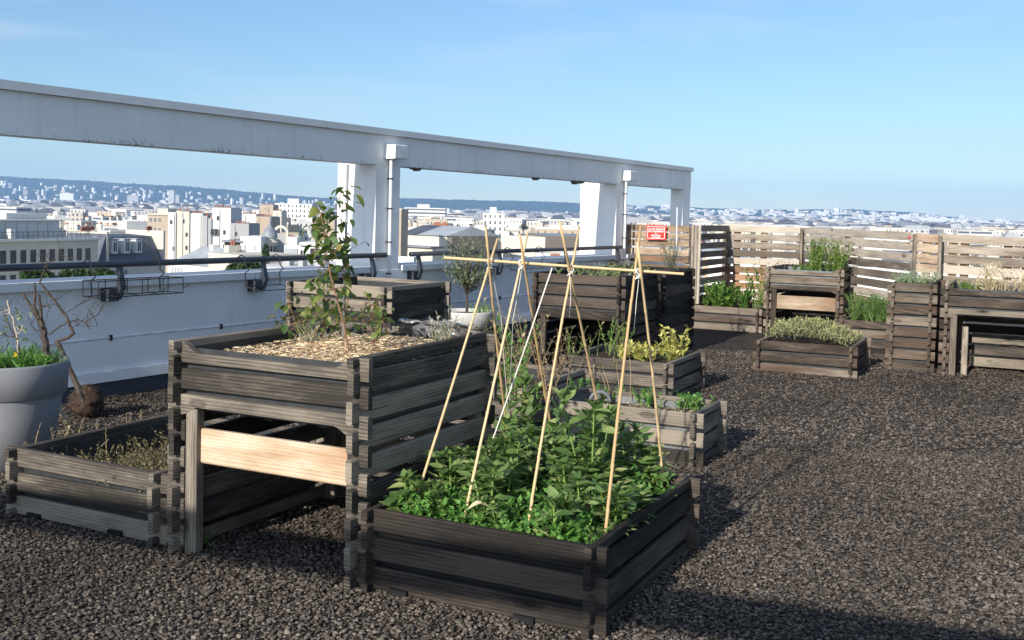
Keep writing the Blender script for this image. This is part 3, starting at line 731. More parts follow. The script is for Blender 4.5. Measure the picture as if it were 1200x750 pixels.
for j in range(7):
    for i in range(6):
        u, v = (i+.5)/6+NR.uniform(-.06, .06), (j+.55)/7+NR.uniform(-.05, .05)
        if NR.random() < (.5 if v < .25 else .22): continue
        spots.append((u, v))
for k, (u, v) in enumerate(spots):
    hgt = np.interp(v, [0, .2, .45, .8, 1], [.42, .54, .68, .78, .80])*NR.uniform(.62, 1.2)
    if u > .72: hgt *= .74
    if u < .15: hgt *= .85
    loc = AB(fx+.075+u*(fw-.15), fy+.075+v*(fd-.15), .262)
    if k < 5: o = protos[k]; o.location = tuple(loc); o.scale = (hgt,)*3
    else: copy_tree(protos[k % 5], loc, NR.uniform(0, 6.28), scale=(.82+.25*hgt, .82+.25*hgt, hgt))
# two tall leafy shoots that stand out
for (px_, py_, b_, lab) in ((695, 500, 4.42, 'tallest green bean plant, beside the cane right of centre'), (612, 455, 4.78, 'tall bean plant at back left of the front bed')):
    X = onb(px_, py_, b_); t = bean(lab, (X[0], X[1], .262), .50 if b_ < 4.6 else .54, 300+int(px_), 'bean plants in the front bed')
for px_, py_, b_, lab in ((482, 602, 3.74, 'low bean plant spilling over the front left corner of the bed'), (655, 622, 3.74, 'low bean plant at the front edge of the bed, right of the middle cane')):
    X = onb(px_, py_, b_); bean(lab, (X[0], X[1], .262), .20, 900+px_, 'bean plants in the front bed')
def sprigs(name, label, cat, mat, base, n, hrange, spread, leafL, leafW, per=9, stem='stem_green', group=None, seed=1, up=1.6, shape=MID, root=None, kind=None, stemr=.0022, bend=.15):
    """a clump of leafy shoots; base = list of points or (centre, radius)"""
    r = np.random.default_rng(seed); lf = Leaves(); st = MB()
    c = np.array(base[0], float) if root is None else np.array(root, float)
    for i in range(n):
        b0 = np.array(base[r.integers(len(base))], float) if len(base) > 2 else base[0]+np.append(r.normal(0, base[1], 2), 0)
        b0 = b0-c; h = r.uniform(*hrange); a = r.uniform(0, 2*PI); ln = r.uniform(0, spread)
        d = v3(math.cos(a)*ln, math.sin(a)*ln, 1); d /= np.linalg.norm(d)
        pts = [b0+d*h*f+v3(math.cos(a), math.sin(a), -.3)*bend*h*f*f for f in (0, .35, .7, 1)]
        if stemr: st.tube(pts, [stemr*1.2, stemr, stemr*.8, stemr*.5], 4)
        for f in np.linspace(.15, 1, per):
            k = f*3; i0 = min(int(k), 2); p = pts[i0]*(1-(k-i0))+pts[i0+1]*(k-i0)
            an = r.uniform(0, 2*PI); dd = v3(math.cos(an), math.sin(an), up*r.uniform(.3, 1.1)-.2)
            lf.add(p, dd, leafL*r.uniform(.6, 1.25), leafW*r.uniform(.7, 1.2), None, shape, .2, r.uniform(0, .3))
    if kind:
        o = lf.build(name, M[mat]); o.location = tuple(c); return tag(o, label, cat, group, kind)
    t = thing(name, label, cat, c, 0, group)
    if stemr: st.build('stem', M[stem], t)
    lf.build('foliage', M[mat], t); return t
# bright weeds on the soil (ground cover)
pts = [AB(fx+.09+u*(fw-.18), fy+.085+v*(fd-.18), .268) for u, v in zip(NR.random(700), NR.random(700)**1.7)]
sprigs('weeds', 'bright green low weeds covering the soil between the bean plants', 'weeds', 'weed', pts, 640, (.03, .15), .55, .032, .019, 8, seed=4, root=AB(fx, fy, .268), kind='stuff', stemr=0)
# curled pale leaf and flowers
lf = Leaves(); X = gnd(563, 592, .40); lf.add([v3(0, 0, 0), v3(.012, 0, .006)], [v3(1, -.2, .1), v3(-1, -.4, .2)], .06, .035, None, HI, .5, .5, .95)
o = lf.build('withered_leaf', M['straw']); o.location = tuple(X); tag(o, 'pale withered leaf curled among the front bean plants', 'leaf')

# ------------------------------------------------------------------ bamboo canes
def cane(label, top, low, bt, bl, r=.0062, zfoot=.25):
    P0, P1 = onb(*top, bt), onb(*low, bl); d = (P1-P0); f = (zfoot-P0[2])/d[2]; foot = P0+d*f
    L = np.linalg.norm(foot-P0); k = max(3, int(L/.17)); pts = []; rad = []
    for i in range(k+1):
        p = foot+(P0-foot)*i/k
        rr = r*(1.06-.25*i/k)
        q = [(-.006, rr), (0, rr*1.22), (.006, rr)] if 0 < i < k else [(0, rr)]
        u = (P0-foot)/L
        for s, rq in q: pts.append(p+u*s-P0*0); rad.append(rq)
    bow = np.array([R.uniform(-.006, .006), R.uniform(-.006, .006), 0])
    pts = [p+bow*math.sin(PI*i/(len(pts)-1))-foot for i, p in enumerate(pts)]
    m = MB(); m.tube(pts, rad, 8, R.random()); o = m.build('bamboo_cane', M['bamboo'], None, True, foot)
    return tag(o, label, 'cane', 'bamboo canes over the bean bed')
cane('bamboo cane planted at front left corner of the bean bed', (583, 280), (486, 590), 4.38, 3.80)
cane('bamboo cane planted in the front row, second from left corner', (619, 271), (546, 599), 4.40, 3.78)
cane('bamboo cane planted in the front row, middle of the bean leaves', (679, 265), (619, 615), 4.40, 3.80)
cane('pale bamboo cane at right end of the front row', (751, 263), (710, 621), 4.40, 3.83, .0068)
cane('bamboo cane of the back row leaning left beside the chip planter', (569, 266), (593, 488), 4.12, 4.72)
cane('thin bamboo cane of the back row, crossing the second front cane', (609, 274), (641, 467), 4.12, 4.74)
cane('bamboo cane of the back row, tallest tip in front of the city', (656, 260), (701, 474), 4.08, 4.74)
cane('bamboo cane at back right corner of the bean bed', (747, 284), (775, 546), 4.16, 4.74)
P0, P1 = onb(522, 302, 4.25), onb(800, 321, 4.25)
m = MB(); k = 9; pts = []; rad = []
for i in range(k+1):
    for s, rq in ((-.006, .007), (0, .0085), (.006, .007)): pts.append(P0+(P1-P0)*(i/k)+(P1-P0)/np.linalg.norm(P1-P0)*s-P0); rad.append(rq*(1-.2*i/k))
m.tube(pts, rad, 8, .7); tag(m.build('bamboo_cane', M['bamboo'], None, True, P0), 'long horizontal bamboo cane tying the crossed canes together', 'cane', 'bamboo canes over the bean bed')
# knots of twine and hanging strings
for n_, (x, y) in enumerate(((574.5, 309), (611, 310.5), (669, 317), (748.5, 321))):
    X = onb(x, y, 4.25); m = MB(); pts = [v3(.014*math.cos(q*1.3), .013*math.sin(q*1.3), .022*math.sin(q*.9)) for q in range(18)]
    m.tube(pts, .0025, 5); o = m.build('twine_knot', M['twine'], loc=X)
    tag(o, ('white twine knot at the leftmost cane crossing', 'white twine knot at the second cane crossing from left', 'white twine knot at the third cane crossing, before the dark planter', 'white twine knot at the rightmost cane crossing')[n_], 'twine', 'twine knots on the canes')
def string(label, pts, r=.0022):
    c = np.array(pts[0]); m = MB(); q = [np.array(p)-c for p in pts]; fine = []
    for i in range(len(q)-1):
        for f in np.linspace(0, 1, 8, endpoint=False): fine.append(q[i]*(1-f)+q[i+1]*f+v3(0, 0, -.01*math.sin(PI*f)))
    fine.append(q[-1]); m.tube(fine, r, 5, .5); tag(m.build('string', M['twine'], loc=c), label, 'string', 'strings hanging from the canes')
string('thick white string slanting from the crossbar down into the bean leaves', [onb(647, 314, 4.25), onb(572, 530, 4.2)], .0035)
string('thin white string dropping from the leftmost cane crossing', [onb(576, 311, 4.25), onb(587, 370, 4.4), onb(597, 500, 4.75)], .0016)
string('thin white string dropping from the second cane crossing', [onb(612, 312, 4.25), onb(601, 375, 4.3), onb(597, 470, 4.7)], .0016)
string('thin white string hanging beside the third pair of canes', [onb(668, 320, 4.25), onb(669, 345, 4.27), onb(667, 372, 4.27)], .0016)
string('thin white string along the rightmost pair of canes', [onb(749, 322, 4.25), onb(746, 350, 4.27), onb(743, 385, 4.27)], .0016)

# ------------------------------------------------------------------ chip planter and its plants
tx, ty = -3.433, 3.562
n = 9000
u = NR.random(n); v = NR.random(n)
mound = lambda u, v: .878+.05*np.exp(-((u-.55)**2/.12+(v-.62)**2/.10))
P = np.c_[u*.86+.08, v*1.05+.085, mound(u, v)+NR.uniform(0, .012, n)]
W = tx*A[None, :]+ty*B[None, :]+P[:, :1]*A+P[:, 1:2]*B; W[:, 2] = P[:, 2]
c0 = AB(tx, ty, .88); lf = Leaves(); lf.add(W-c0, rdir(n, -.18, .3), NR.uniform(.012, .042, n), NR.uniform(.004, .011, n), None, NARROW, .15, .05)
o = lf.build('wood_chips', M['chips']); o.location = tuple(c0); tag(o, 'pale wood chip mulch heaped in the tall front planter', 'wood chips', None, 'stuff')
V, F = heightgrid(30, 30, .08, .95, .08, 1.14, lambda X, Y: mound((X-.08)/.86, (Y-.085)/1.05)-.002)
mesh_np('mulch', V, F, M['chips'], T_, np.full(len(F), .3), True)
def poly(l, b): return [onb(x, y, bb) for (x, y), bb in zip(l, b if hasattr(b, '__len__') else [b]*len(l))]
def bramble(label, canes, clusters, leafL=.055, seed=0, stem='stem_brown', rr=.005, group='shrubby plants in the chip planter'):
    r = np.random.default_rng(seed); c = np.array(canes[0][0]); t = thing('bramble_shrub', label, 'shrub', c, 0, group)
    st = MB(); lf = Leaves()
    for cn in canes: st.tube([np.array(p)-c for p in cn], list(np.linspace(rr, rr*.5, len(cn))), 6)
    for p, n, s in clusters:
        p = np.array(p)-c
        for i in range(int(n*1.7)):
            q = p+r.normal(0, s, 3); an = r.uniform(0, 2*PI)
            dd = v3(math.cos(an), math.sin(an), r.uniform(-.9, .3)); L = leafL*r.uniform(.55, 1.2)
            st.tube([p, q], .0012, 3)
            lf.add(q, dd, L, L*r.uniform(.55, .75), None, HI, r.uniform(.1, .5), r.uniform(.1, .6))
    st.build('cane', M[stem], t); lf.build('foliage', M['rose'], t); return t
tall = poly([(410, 418), (404, 385), (396, 355), (388, 325), (383, 300), (379, 270), (376, 248)], 4.05)
cl = [(onb(x, y, 4.05+NR.uniform(-.05, .05)), n, .028) for x, y, n in ((374, 250, 6), (378, 262, 5), (366, 270, 4), (393, 276, 4), (385, 288, 4), (370, 291, 4), (392, 297, 5), (380, 305, 5), (386, 318, 5), (376, 330, 5), (392, 338, 4), (380, 350, 4))]
bramble('tall brown bramble cane with drooping green leaves rising above the parapet', [tall], cl, .062, 3)
vine = poly([(405, 408), (403, 380), (408, 350), (402, 320), (404, 290), (400, 260), (402, 235)], 4.2)
cl = [(onb(x, y, 4.2), n, .026) for x, y, n in ((398, 232, 5), (409, 233, 5), (399, 257, 2), (407, 262, 2), (402, 285, 5), (409, 292, 5), (405, 304, 5), (410, 312, 4), (398, 318, 3), (404, 345, 3))]
bramble('thin vine climbing the grey stake in the chip planter', [vine], cl, .055, 4, rr=.003)
low1 = [poly([(375, 412), (365, 395), (350, 378), (330, 385)], 4.3), poly([(375, 412), (378, 385), (372, 360)], 4.3), poly([(375, 412), (395, 380), (420, 372)], 4.3), poly([(360, 410), (345, 375), (338, 352)], 4.35)]
cl = [(onb(x, y, 4.3+NR.uniform(-.1, .1)), n, .035) for x, y, n in ((340, 355, 7), (350, 362, 6), (330, 380, 6), (352, 378, 6), (365, 372, 8), (378, 362, 8), (372, 345, 7), (390, 360, 7), (395, 375, 8), (382, 380, 7), (405, 368, 7), (366, 392, 6), (345, 393, 4), (378, 330, 6), (415, 372, 5), (324, 392, 4))]
bramble('low sprawling bramble with yellowing leaves on the wood chips', low1, cl, .048, 5, rr=.004)
low2 = [poly([(437, 412), (436, 385), (434, 362)], 4.15), poly([(437, 412), (443, 385), (452, 372)], 4.15)]
cl = [(onb(x, y, 4.15+NR.uniform(-.05, .05)), n, .03) for x, y, n in ((428, 355, 5), (440, 357, 5), (433, 370, 5), (446, 368, 5), (425, 372, 4), (450, 378, 4), (436, 385, 3))]
bramble('small bramble at right of the chip planter, near the lavender clump', low2, cl, .042, 6, rr=.003)
P0, P1 = onb(407.5, 193, 4.3), onb(402, 410, 4.22); m = MB(); m.tube([P1-P1, P0-P1], .0065, 8, .5)
tag(m.build('plant_stake', M['metal_grey'], None, True, P1), 'tall thin grey stake standing in the wood chips before the first pillar', 'stake')
P0, P1 = onb(381, 250, 4.45), onb(379, 400, 4.4); m = MB(); m.tube([P1-P1, P0-P1], .003, 6, .5)
tag(m.build('plant_stake', M['stem_brown'], None, True, P1), 'thin brown stake behind the tall bramble cane', 'stake')
X = AB(tx+.30, ty+.62, .875); sprigs('lavender_plant', 'small grey lavender sprig at left in the wood chips', 'lavender', 'silver', (X, .025), 26, (.07, .14), .5, .02, .004, 12, 'stem_dry', seed=8, shape=NARROW)
X = AB(tx+.90, ty+.86, .875); sprigs('lavender_plant', 'grey-green lavender clump at back right of the wood chips', 'lavender', 'silver', (X, .03), 34, (.08, .20), .5, .026, .005, 13, 'stem_dry', seed=9, shape=NARROW)

# ------------------------------------------------------------------ thyme bed, big pot, bare shrubs at left
lx, ly = -4.53, 3.582
pts = [AB(lx+.1+u*.8, ly+.1+v*1.0, .165) for u, v in zip(NR.random(500)**.75, NR.random(500))]
sprigs('thyme', 'dry yellow-green thyme filling the low bed at far left', 'thyme', 'thyme', pts, 900, (.05, .17), .7, .014, .008, 12, 'stem_dry', seed=12, root=AB(lx, ly, .17), kind='stuff', stemr=0)
lf = Leaves(); st = MB()
for k, (x, y) in enumerate(((38, 530), (65, 525), (85, 512), (150, 505), (120, 520), (165, 498))):
    t = sprigs('seedling', ('spindly weed seedling at left end of the thyme bed', 'pair-leaved weed seedling left of centre of the thyme bed', 'taller weed seedling beside the pot in the thyme bed', 'weed seedling at right of the thyme bed', 'weed seedling in the middle of the thyme bed', 'weed seedling touching the tall planter leg')[k], 'seedling', 'thyme', (np.append(gnd(x, y+18, .17)[:2], .17), .012), 3, (.13, .24), .25, .022, .013, 10, 'stem_dry', 'weed seedlings in the thyme bed', 20+k)
pc = AB(-5.46, 4.33); pot = thing('plant_pot', 'large grey plastic pot with a broad rim at far left', 'pot', pc, 0)
m = MB(); m.lathe([(.20, .0), (.265, .005), (.30, .30), (.322, .405), (.322, .415), (.345, .425), (.356, .60), (.352, .612), (.340, .61), (.345, .54), (.30, .5), (.0, .5)], 64); m.build('body', M['pot_grey'], pot, True)
m = MB(); m.lathe([(.345, .56), (.2, .575), (0, .58)], 32); m.build('soil', M['soil'], pot, True)
g = []
for i in range(260):
    a, q = NR.uniform(0, 6.28), .31*math.sqrt(NR.random()); g.append(np.append(pc[:2], .575)+v3(q*math.cos(a), q*math.sin(a), 0))
sprigs('grass', 'tuft of green grass and weeds growing in the large grey pot', 'grass', 'weed', g, 330, (.02, .09), .8, .06, .008, 5, seed=31, shape=NARROW, root=np.append(pc[:2], .575), kind='stuff', stemr=0)
pfl = np.append(pc[:2], .57)
def branchy(label, name, cat, lines, Y, mat, r0, tw=0, seed=0, group=None):
    r = np.random.default_rng(seed); c = at(*lines[0][0][0][:2], Y); t = thing(name, label, cat, c, 0, group); m = MB()
    for pts, ra, rb in lines:
        q = [at(x, y, Y+(yy if yy else 0))-c for x, y, *z in pts for yy in [z[0] if z else 0]]
        fine = [q[0]]
        for i in range(len(q)-1):
            for f in (.33, .66, 1): fine.append(q[i]*(1-f)+q[i+1]*f+r.normal(0, .004, 3)*(f < 1))
        m.tube(fine, list(np.linspace(ra, rb, len(fine))), 7)
        for k in range(tw):
            i = r.integers(len(fine)//2, len(fine)); d = unit(r.normal(0, 1, (1, 3))+[[0, 0, .5]])[0]
            L = r.uniform(.04, .13); m.tube([fine[i], fine[i]+d*L*.5+r.normal(0, .01, 3), fine[i]+d*L], [.0022, .0016, .001], 4)
    m.build('branch', M[mat], t); return t
branchy('cut grey shrub stump with bare forked branches in the large grey pot', 'shrub_stump', 'shrub', [
    ([(55.5, 418), (53, 399), (51, 386), (46, 374), (41, 364)], .022, .017), ([(43, 367), (36, 358), (26, 343)], .011, .007), ([(42, 364), (41, 350), (40.5, 331)], .010, .005),
    ([(49, 380), (48, 365), (46, 345)], .012, .007), ([(46, 364), (53, 358), (60, 361)], .006, .003), ([(52, 385), (58, 360), (68, 346)], .002, .001), ([(50, 390), (36, 381)], .003, .002)], 6.28, 'bark', .02, 3, 41)
t = branchy('uprooted dead sapling with a brown root ball leaning against the parapet', 'dead_sapling', 'sapling', [
    ([(97, 470), (91, 453), (81, 432), (73, 413), (66, 400)], .022, .016), ([(66, 401), (69, 399), (80, 396), (86.7, 390.7), (78.7, 372), (64, 352), (46.5, 331)], .013, .008),
    ([(46.5, 331), (52, 318), (53, 309), (63, 304.5), (77, 301)], .006, .002), ([(57, 392), (66, 386), (80, 376.5), (92, 374), (99, 379), (105.5, 386)], .007, .003),
    ([(98.7, 378.7), (110.7, 371), (118, 364), (120.7, 357)], .005, .002), ([(110.7, 371), (106, 365), (102, 361)], .003, .0015), ([(78.7, 366), (93, 357), (108, 348)], .004, .0012), ([(88, 376), (97, 383), (103, 381), (114, 382.5)], .003, .001), ([(84, 385), (95, 378)], .003, .001), ([(53, 309), (49, 302)], .003, .001), ([(77, 301), (72, 297)], .002, .001)], 7.35, 'bark', .02, 4, 42)
rb = gnd(97, 491); V = rdir(1500); f_ = 1+.14*fbm(V[:, 0]*3, V[:, 1]*3+V[:, 2]*4, 2.2, 5)+NR.normal(0, .05, 1500)
bm = MB(); bm.lathe([(max(.001, .118*math.sin(q)), -.112*math.cos(q)) for q in np.linspace(0, PI, 26)], 44)
vv = np.array(bm.v); k = 1+.20*fbm(vv[:, 0]*10, vv[:, 1]*10+vv[:, 2]*8, 1.8, 6, 5)+.12*fbm(vv[:, 2]*22, vv[:, 0]*20-vv[:, 1]*17, 2.2, 16, 3); bm.v = [tuple(p) for p in vv*k[:, None]]
cc = np.array(t.location); rc = np.array([rb[0], rb[1], .115])+np.array([0, .05, 0])
bm.build('root_ball', M['roots'], t, True, rc-cc)
hr = MB()
for i in range(260):
    d = rdir(1)[0]; e = rdir(1)[0]; e = e-d*(e@d)+d*.35; p = d*.112; hr.tube([p, p+e*.03, p+e*.055+rdir(1)[0]*.02], [.0018, .0014, .0006], 3)
hr.build('root_hairs', M['bark'], t, False, rc-cc)
branchy('short pale broken stick standing between the grey pot and the root ball', 'broken_stick', 'stick', [([(80, 503), (76, 492), (71, 478), (69.5, 457)], .012, .008)], 7.0, 'bark_pale', .01, 0, 43)
t = branchy('dark leafless weed stalk at far left of the grey pot', 'weed_stalk', 'plant', [([(22, 420), (20, 398), (12, 385), (6, 372), (2.7, 363)], .006, .003), ([(20, 396), (8, 394), (-3, 393)], .005, .002)], 6.25, 'bark', .006, 4, 44)
t = branchy('pale dried flower stalk with small grey leaves in the grey pot', 'weed_stalk', 'plant', [([(22, 415), (20, 395), (16, 375), (11, 362), (9, 352)], .006, .004), ([(19, 392), (28, 385)], .003, .002)], 6.2, 'bark_pale', .006, 6, 45)
lf = Leaves(); c = np.array(t.location)
for i in range(60):
    lf.add(at(NR.uniform(-6, 36), NR.uniform(360, 412), 6.2+NR.uniform(-.12, .12))-c, rdir(1)[0], NR.uniform(.02, .05), .016, None, MID, .2, .2)
lf.build('foliage', M['olive'], t)
lf = Leaves(); c = at(18.5, 415.5, 6.05)
for i in range(14): lf.add(v3(0, 0, 0), v3(math.cos(i*.45), math.sin(i*.45)*.4-.6, math.sin(i*.45)), .016, .006, None, MID, .1, .1)
o = lf.build('dandelion_flower', M['petal_y']); o.location = tuple(c); tag(o, 'yellow dandelion flower in the large grey pot', 'flower')

# ------------------------------------------------------------------ olive tree in the white pot
oc = at(546.5, 380, 12.1); oc[2] = 0
pot = thing('plant_pot', 'round white stone pot of the olive tree by the parapet', 'pot', oc, 0)
m = MB(); m.lathe([(.20, 0), (.245, .01), (.262, .235), (.27, .25), (.30, .258), (.308, .42), (.304, .435), (.285, .434), (.278, .38), (0, .38)], 56); m.build('body', M['pot_white'], pot, True)
m = MB(); m.lathe([(.28, .395), (.15, .405), (0, .41)], 28); m.build('soil', M['soil'], pot, True)
ot = thing('olive_tree', 'small round-headed olive tree growing in the white pot', 'tree', oc+[0, 0, .405], 0)
m = MB(); m.tube([(0, 0, 0), (.006, 0, .1), (-.004, .01, .2), (.0, 0, .32)], [.016, .014, .013, .011], 8); lf = Leaves()
for i in range(115):
    d = rdir(1, -.6, 1)[0]; L = NR.uniform(.6, 1)
    e = v3(d[0]*.31*L, d[1]*.31*L, .46+d[2]*(.46 if d[2] > 0 else .27)*L+NR.uniform(-.03, .10))
    s = v3(0, 0, NR.uniform(.2, .36)); mid = s*.45+e*.55+NR.normal(0, .02, 3)
    m.tube([s, mid, e], [.005, .003, .0012], 4)
    for f in np.linspace(.3, 1.05, 19):
        p = (s*(1-f)**2+2*mid*f*(1-f)+e*f*f) if f <= 1 else e
        dd = unit((e-s)[None, :])[0]*.7+rdir(1)[0]*.8+v3(0, 0, .25)
        lf.add(p, dd, NR.uniform(.035, .06), NR.uniform(.009, .013), None, MID, .15, .1)
m.build('trunk', M['bark'], ot); lf.build('crown', M['olive'], ot)
for k, dx in enumerate((-.24, .12, .22)):
    sprigs('herb', ('green herb tuft at left edge of the white olive pot', 'green herb tuft below the olive trunk', 'green herb tuft at right edge of the white olive pot')[k], 'herb', 'weed', (oc+[dx, -.1, .40], .04), 26, (.05, .15), .5, .03, .005, 8, seed=50+k, shape=NARROW, group='herbs under the olive tree')
sprigs('herb', 'dark reddish herb spilling in front of the white olive pot', 'herb', 'rose', (oc+[.22, -.42, .0], .06), 22, (.15, .42), .35, .03, .02, 9, 'stem_brown', seed=55)

# ------------------------------------------------------------------ plants of the other beds
def box_pts(a, b, w, d, z, n, mg=.12): return [AB(a+mg+u*(w-2*mg), b+mg+v*(d-2*mg), z) for u, v in zip(NR.random(n), NR.random(n))]
# dried plants in the bed behind the chip planter
X = onb(612, 470, 6.75); X[2] = .22
sprigs('dried_plant', 'tall brown dried-up plant behind the right side of the chip planter', 'plant', 'dry', (X, .06), 20, (.40, .78), .22, .035, .018, 15, 'stem_dry', 'dried plants of the back bed', 60)
X = onb(640, 470, 6.85); X[2] = .22
sprigs('dried_plant', 'dried plant with pale seed heads at the back board of the bed', 'plant', 'dry', (X, .10), 15, (.25, .55), .35, .03, .014, 12, 'stem_dry', 'dried plants of the back bed', 61)
X = onb(607, 480, 6.72); X[2] = .22
sprigs('leafy_weed', 'green leafy weed among the dried plants of the back bed', 'plant', 'weed', (X, .05), 12, (.3, .62), .3, .05, .028, 11, seed=62)
X = onb(648, 440, 7.7); X[2] = .24
sprigs('dried_plant', 'dry reddish plant at far end of the back bed', 'plant', 'dry', (X, .12), 18, (.2, .5), .4, .03, .016, 10, 'stem_brown', 'dried plants of the back bed', 63)
# narrow lined bed
for k, (x, y, lab) in enumerate(((686, 462, 'small green seedling clump at left end of the narrow lined bed'), (758, 476, 'yellow-green seedling in the middle of the narrow lined bed'), (800, 480, 'bright green seedling at right end of the narrow lined bed'), (712, 470, 'low weed clump left of centre in the narrow lined bed'), (818, 482, 'tiny seedling beside the end board of the narrow lined bed'))):
    X = gnd(x, y, .26); sprigs('seedling', lab, 'seedling', 'weed', (X, .05), 12 if k != 1 else 16, (.05, .13), .6, .04, .02, 7, seed=70+k, group='seedlings in the narrow lined bed')
m = MB(); pts = [v3(.07*math.cos(q), 0, .075*math.sin(q)) for q in np.linspace(.1, PI-.1, 14)]; m.tube(pts, .013, 8)
X = gnd(703, 472, .262); tag(m.build('hose_loop', M['liner_grey'], None, True, X), 'grey plastic hose loop sticking out of the narrow lined bed', 'hose')
lf = Leaves(); n = 700; Wp = np.array([gnd(x, y, .262) for x, y in zip(NR.uniform(735, 815, n), NR.uniform(470, 487, n))]); c = Wp[0].copy()
lf.add(Wp-c, rdir(n, -.1, .4), NR.uniform(.01, .03, n), NR.uniform(.006, .014, n), None, MID, .1, .1); o = lf.build('straw_litter', M['straw']); o.location = tuple(c); tag(o, 'pale straw litter strewn in the narrow lined bed', 'litter', None, 'stuff')
for k, (x0, y0, x1, y1) in enumerate(((705, 428, 716, 470), (722, 425, 724, 470), (737, 410, 738, 468), (700, 430, 712, 462))):
    P0, P1 = onb(x1, y1, 6.9), onb(x0, y0, 6.95); st = MB(); st.tube([v3(0, 0, 0), (P1-P0)*.5+v3(.01, 0, 0), P1-P0], [.003, .0025, .0015], 4)
    lab = ('leaning dry stalk with seed head, left of the canes', 'straight dry stalk with seed head before the yellow shrub bed', 'dry stalk with seed head nearest the yellow shrub', 'short leaning dry stalk with seed head')[k]
    t = thing('dry_stalk', lab, 'dry stalk', P0, 0, 'dry stalks with seed heads'); st.build('stem', M['stem_dry'], t)
    lf = Leaves(); [lf.add(P1-P0+NR.normal(0, .012, 3), rdir(1)[0], .025, .012, None, MID) for _ in range(16)]; lf.build('seed_head', M['dry'], t)
# golden shrub
X = AB(-3.05, 9.0, .29)
sprigs('golden_shrub', 'bright golden yellow shrub spilling over its low bed', 'shrub', 'gold', [X+A*NR.uniform(-.25, .25)+B*NR.uniform(-.3, .3) for _ in range(40)], 90, (.05, .14), .8, .042, .024, 16, seed=80, root=X)
sprigs('golden_shrub', 'taller upright golden shoots at back right of the low bed', 'shrub', 'gold', (X+A*.18+B*.15, .05), 22, (.14, .30), .5, .042, .025, 20, seed=81)
X = AB(-3.42, 9.1, .29)
sprigs('herb', 'olive-green upright herb left of the golden shrub', 'herb', 'shrub', (X, .06), 14, (.18, .40), .35, .035, .018, 14, seed=82)
sprigs('herb', 'dark trailing herb at left corner of the golden shrub bed', 'herb', 'dry', (AB(-3.62, 8.75, .29), .06), 14, (.15, .35), .6, .03, .014, 10, seed=83)
# tops of the tall dark planters
pts = box_pts(-4.67, 9.9, 1.02, 1.2, .90, 60); sprigs('herb', 'low grey-green herbs along the top of the tall dark planter', 'herb', 'olive', pts, 70, (.06, .16), .6, .03, .012, 10, seed=90, root=AB(-4.2, 10.5, .9))
pts = box_pts(-4.67, 11.12, 1.02, 1.2, .90, 40); sprigs('herb', 'low trailing herbs on the planter under the red sign', 'herb', 'thyme', pts, 40, (.05, .12), .6, .03, .012, 9, seed=91, root=AB(-4.2, 11.7, .9))
X = at(786, 318, 12.35); X[2] = .90
sprigs('young_olive', 'wispy young olive sapling tied to a pale stake by the red sign', 'sapling', 'olive', (X, .03), 22, (.25, .48), .3, .045, .009, 16, 'bark', seed=92, shape=MID)
P0 = at(793.5, 243, 12.5); P1 = at(792.5, 322, 12.45); m = MB(); m.tube([v3(0, 0, 0), P0-P1], .0055, 8, .5); tag(m.build('plant_stake', M['hopper'], None, True, P1), 'pale stake rising beside the young olive before the last pillar', 'stake')
# leafy bed near the fence corner
X = AB(-4.0, 14.75, .28)
sprigs('leafy_shrub', 'rounded bright green leafy shrub left in the brown bed', 'shrub', 'lush', [X+A*NR.uniform(-.25, .33)+B*NR.uniform(-.15, .25) for _ in range(40)], 95, (.15, .38), .55, .075, .046, 11, seed=100, root=X)
X = AB(-3.60, 14.62, .28)
sprigs('iris', 'upright sword-leaved iris tuft beside the table planter leg', 'iris', 'lush', (X, .03), 26, (.0, .02), .2, .42, .02, 1, seed=101, up=6, shape=([0, .3, .7, 1], [.6, 1, .7, .05]), stemr=0)
X = AB(-3.42, 14.8, .28)
sprigs('leafy_shrub', 'tall narrow leafy plant right in the brown bed', 'shrub', 'shrub', (X, .07), 26, (.35, .7), .25, .05, .03, 15, seed=102)
# bushy table planter
X = AB(-2.55, 14.75, .84)
sprigs('bushy_shrub', 'upright yellow-green bush in the scooped table planter', 'shrub', 'shrub', [X+A*NR.uniform(-.22, .2)+B*NR.uniform(-.2, .2) for _ in range(30)], 110, (.2, .52), .38, .042, .017, 24, seed=110, root=X)
X = AB(-2.95, 14.65, .84)
sprigs('herb', 'low bright green herb left of the upright bush', 'herb', 'lush', [X+A*NR.uniform(-.1, .25)+B*NR.uniform(-.1, .1) for _ in range(20)], 40, (.06, .15), .6, .04, .02, 8, seed=111, root=X)
X = AB(-2.35, 14.95, .84)
t = sprigs('verbena', 'thin violet-flowered stems behind the scooped planter rim', 'flower', 'petal_v', (AB(-3.0, 15.2, .84), .2), 10, (.3, .45), .3, .02, .01, 3, 'stem_brown', seed=112)
# santolina
c = AB(-2.6, 10.85, .27); n = 850; u = NR.random(n); v = NR.random(n)
dome = .03+.15*np.clip(1-((u-.42)/.56)**2, 0, 1)*np.clip(1-((v-.5)/.62)**2, 0, 1)
base = [A*(.1+.84*uu)+B*(.1+.82*vv)+np.array([0, 0, h_]) for uu, vv, h_ in zip(u, v, dome)]
lf = Leaves()
for p in base:
    a = NR.uniform(0, 6.28); d = unit(np.array([[math.cos(a)*.55, math.sin(a)*.55, 1.]]))[0]; L = NR.uniform(.05, .11); tt = NR.random()
    for f in np.linspace(.1, 1, 9):
        dd = d*.7+rdir(1)[0]*.8; lf.add(p+d*L*f, dd, .022, .012, None, MID, .1, .1, min(1, tt*.6+f*.4))
st = thing('santolina', 'dense grey-yellow santolina cushion overflowing the low brown bed', 'santolina', c, 0); lf.build('foliage', M['santolina'], st)
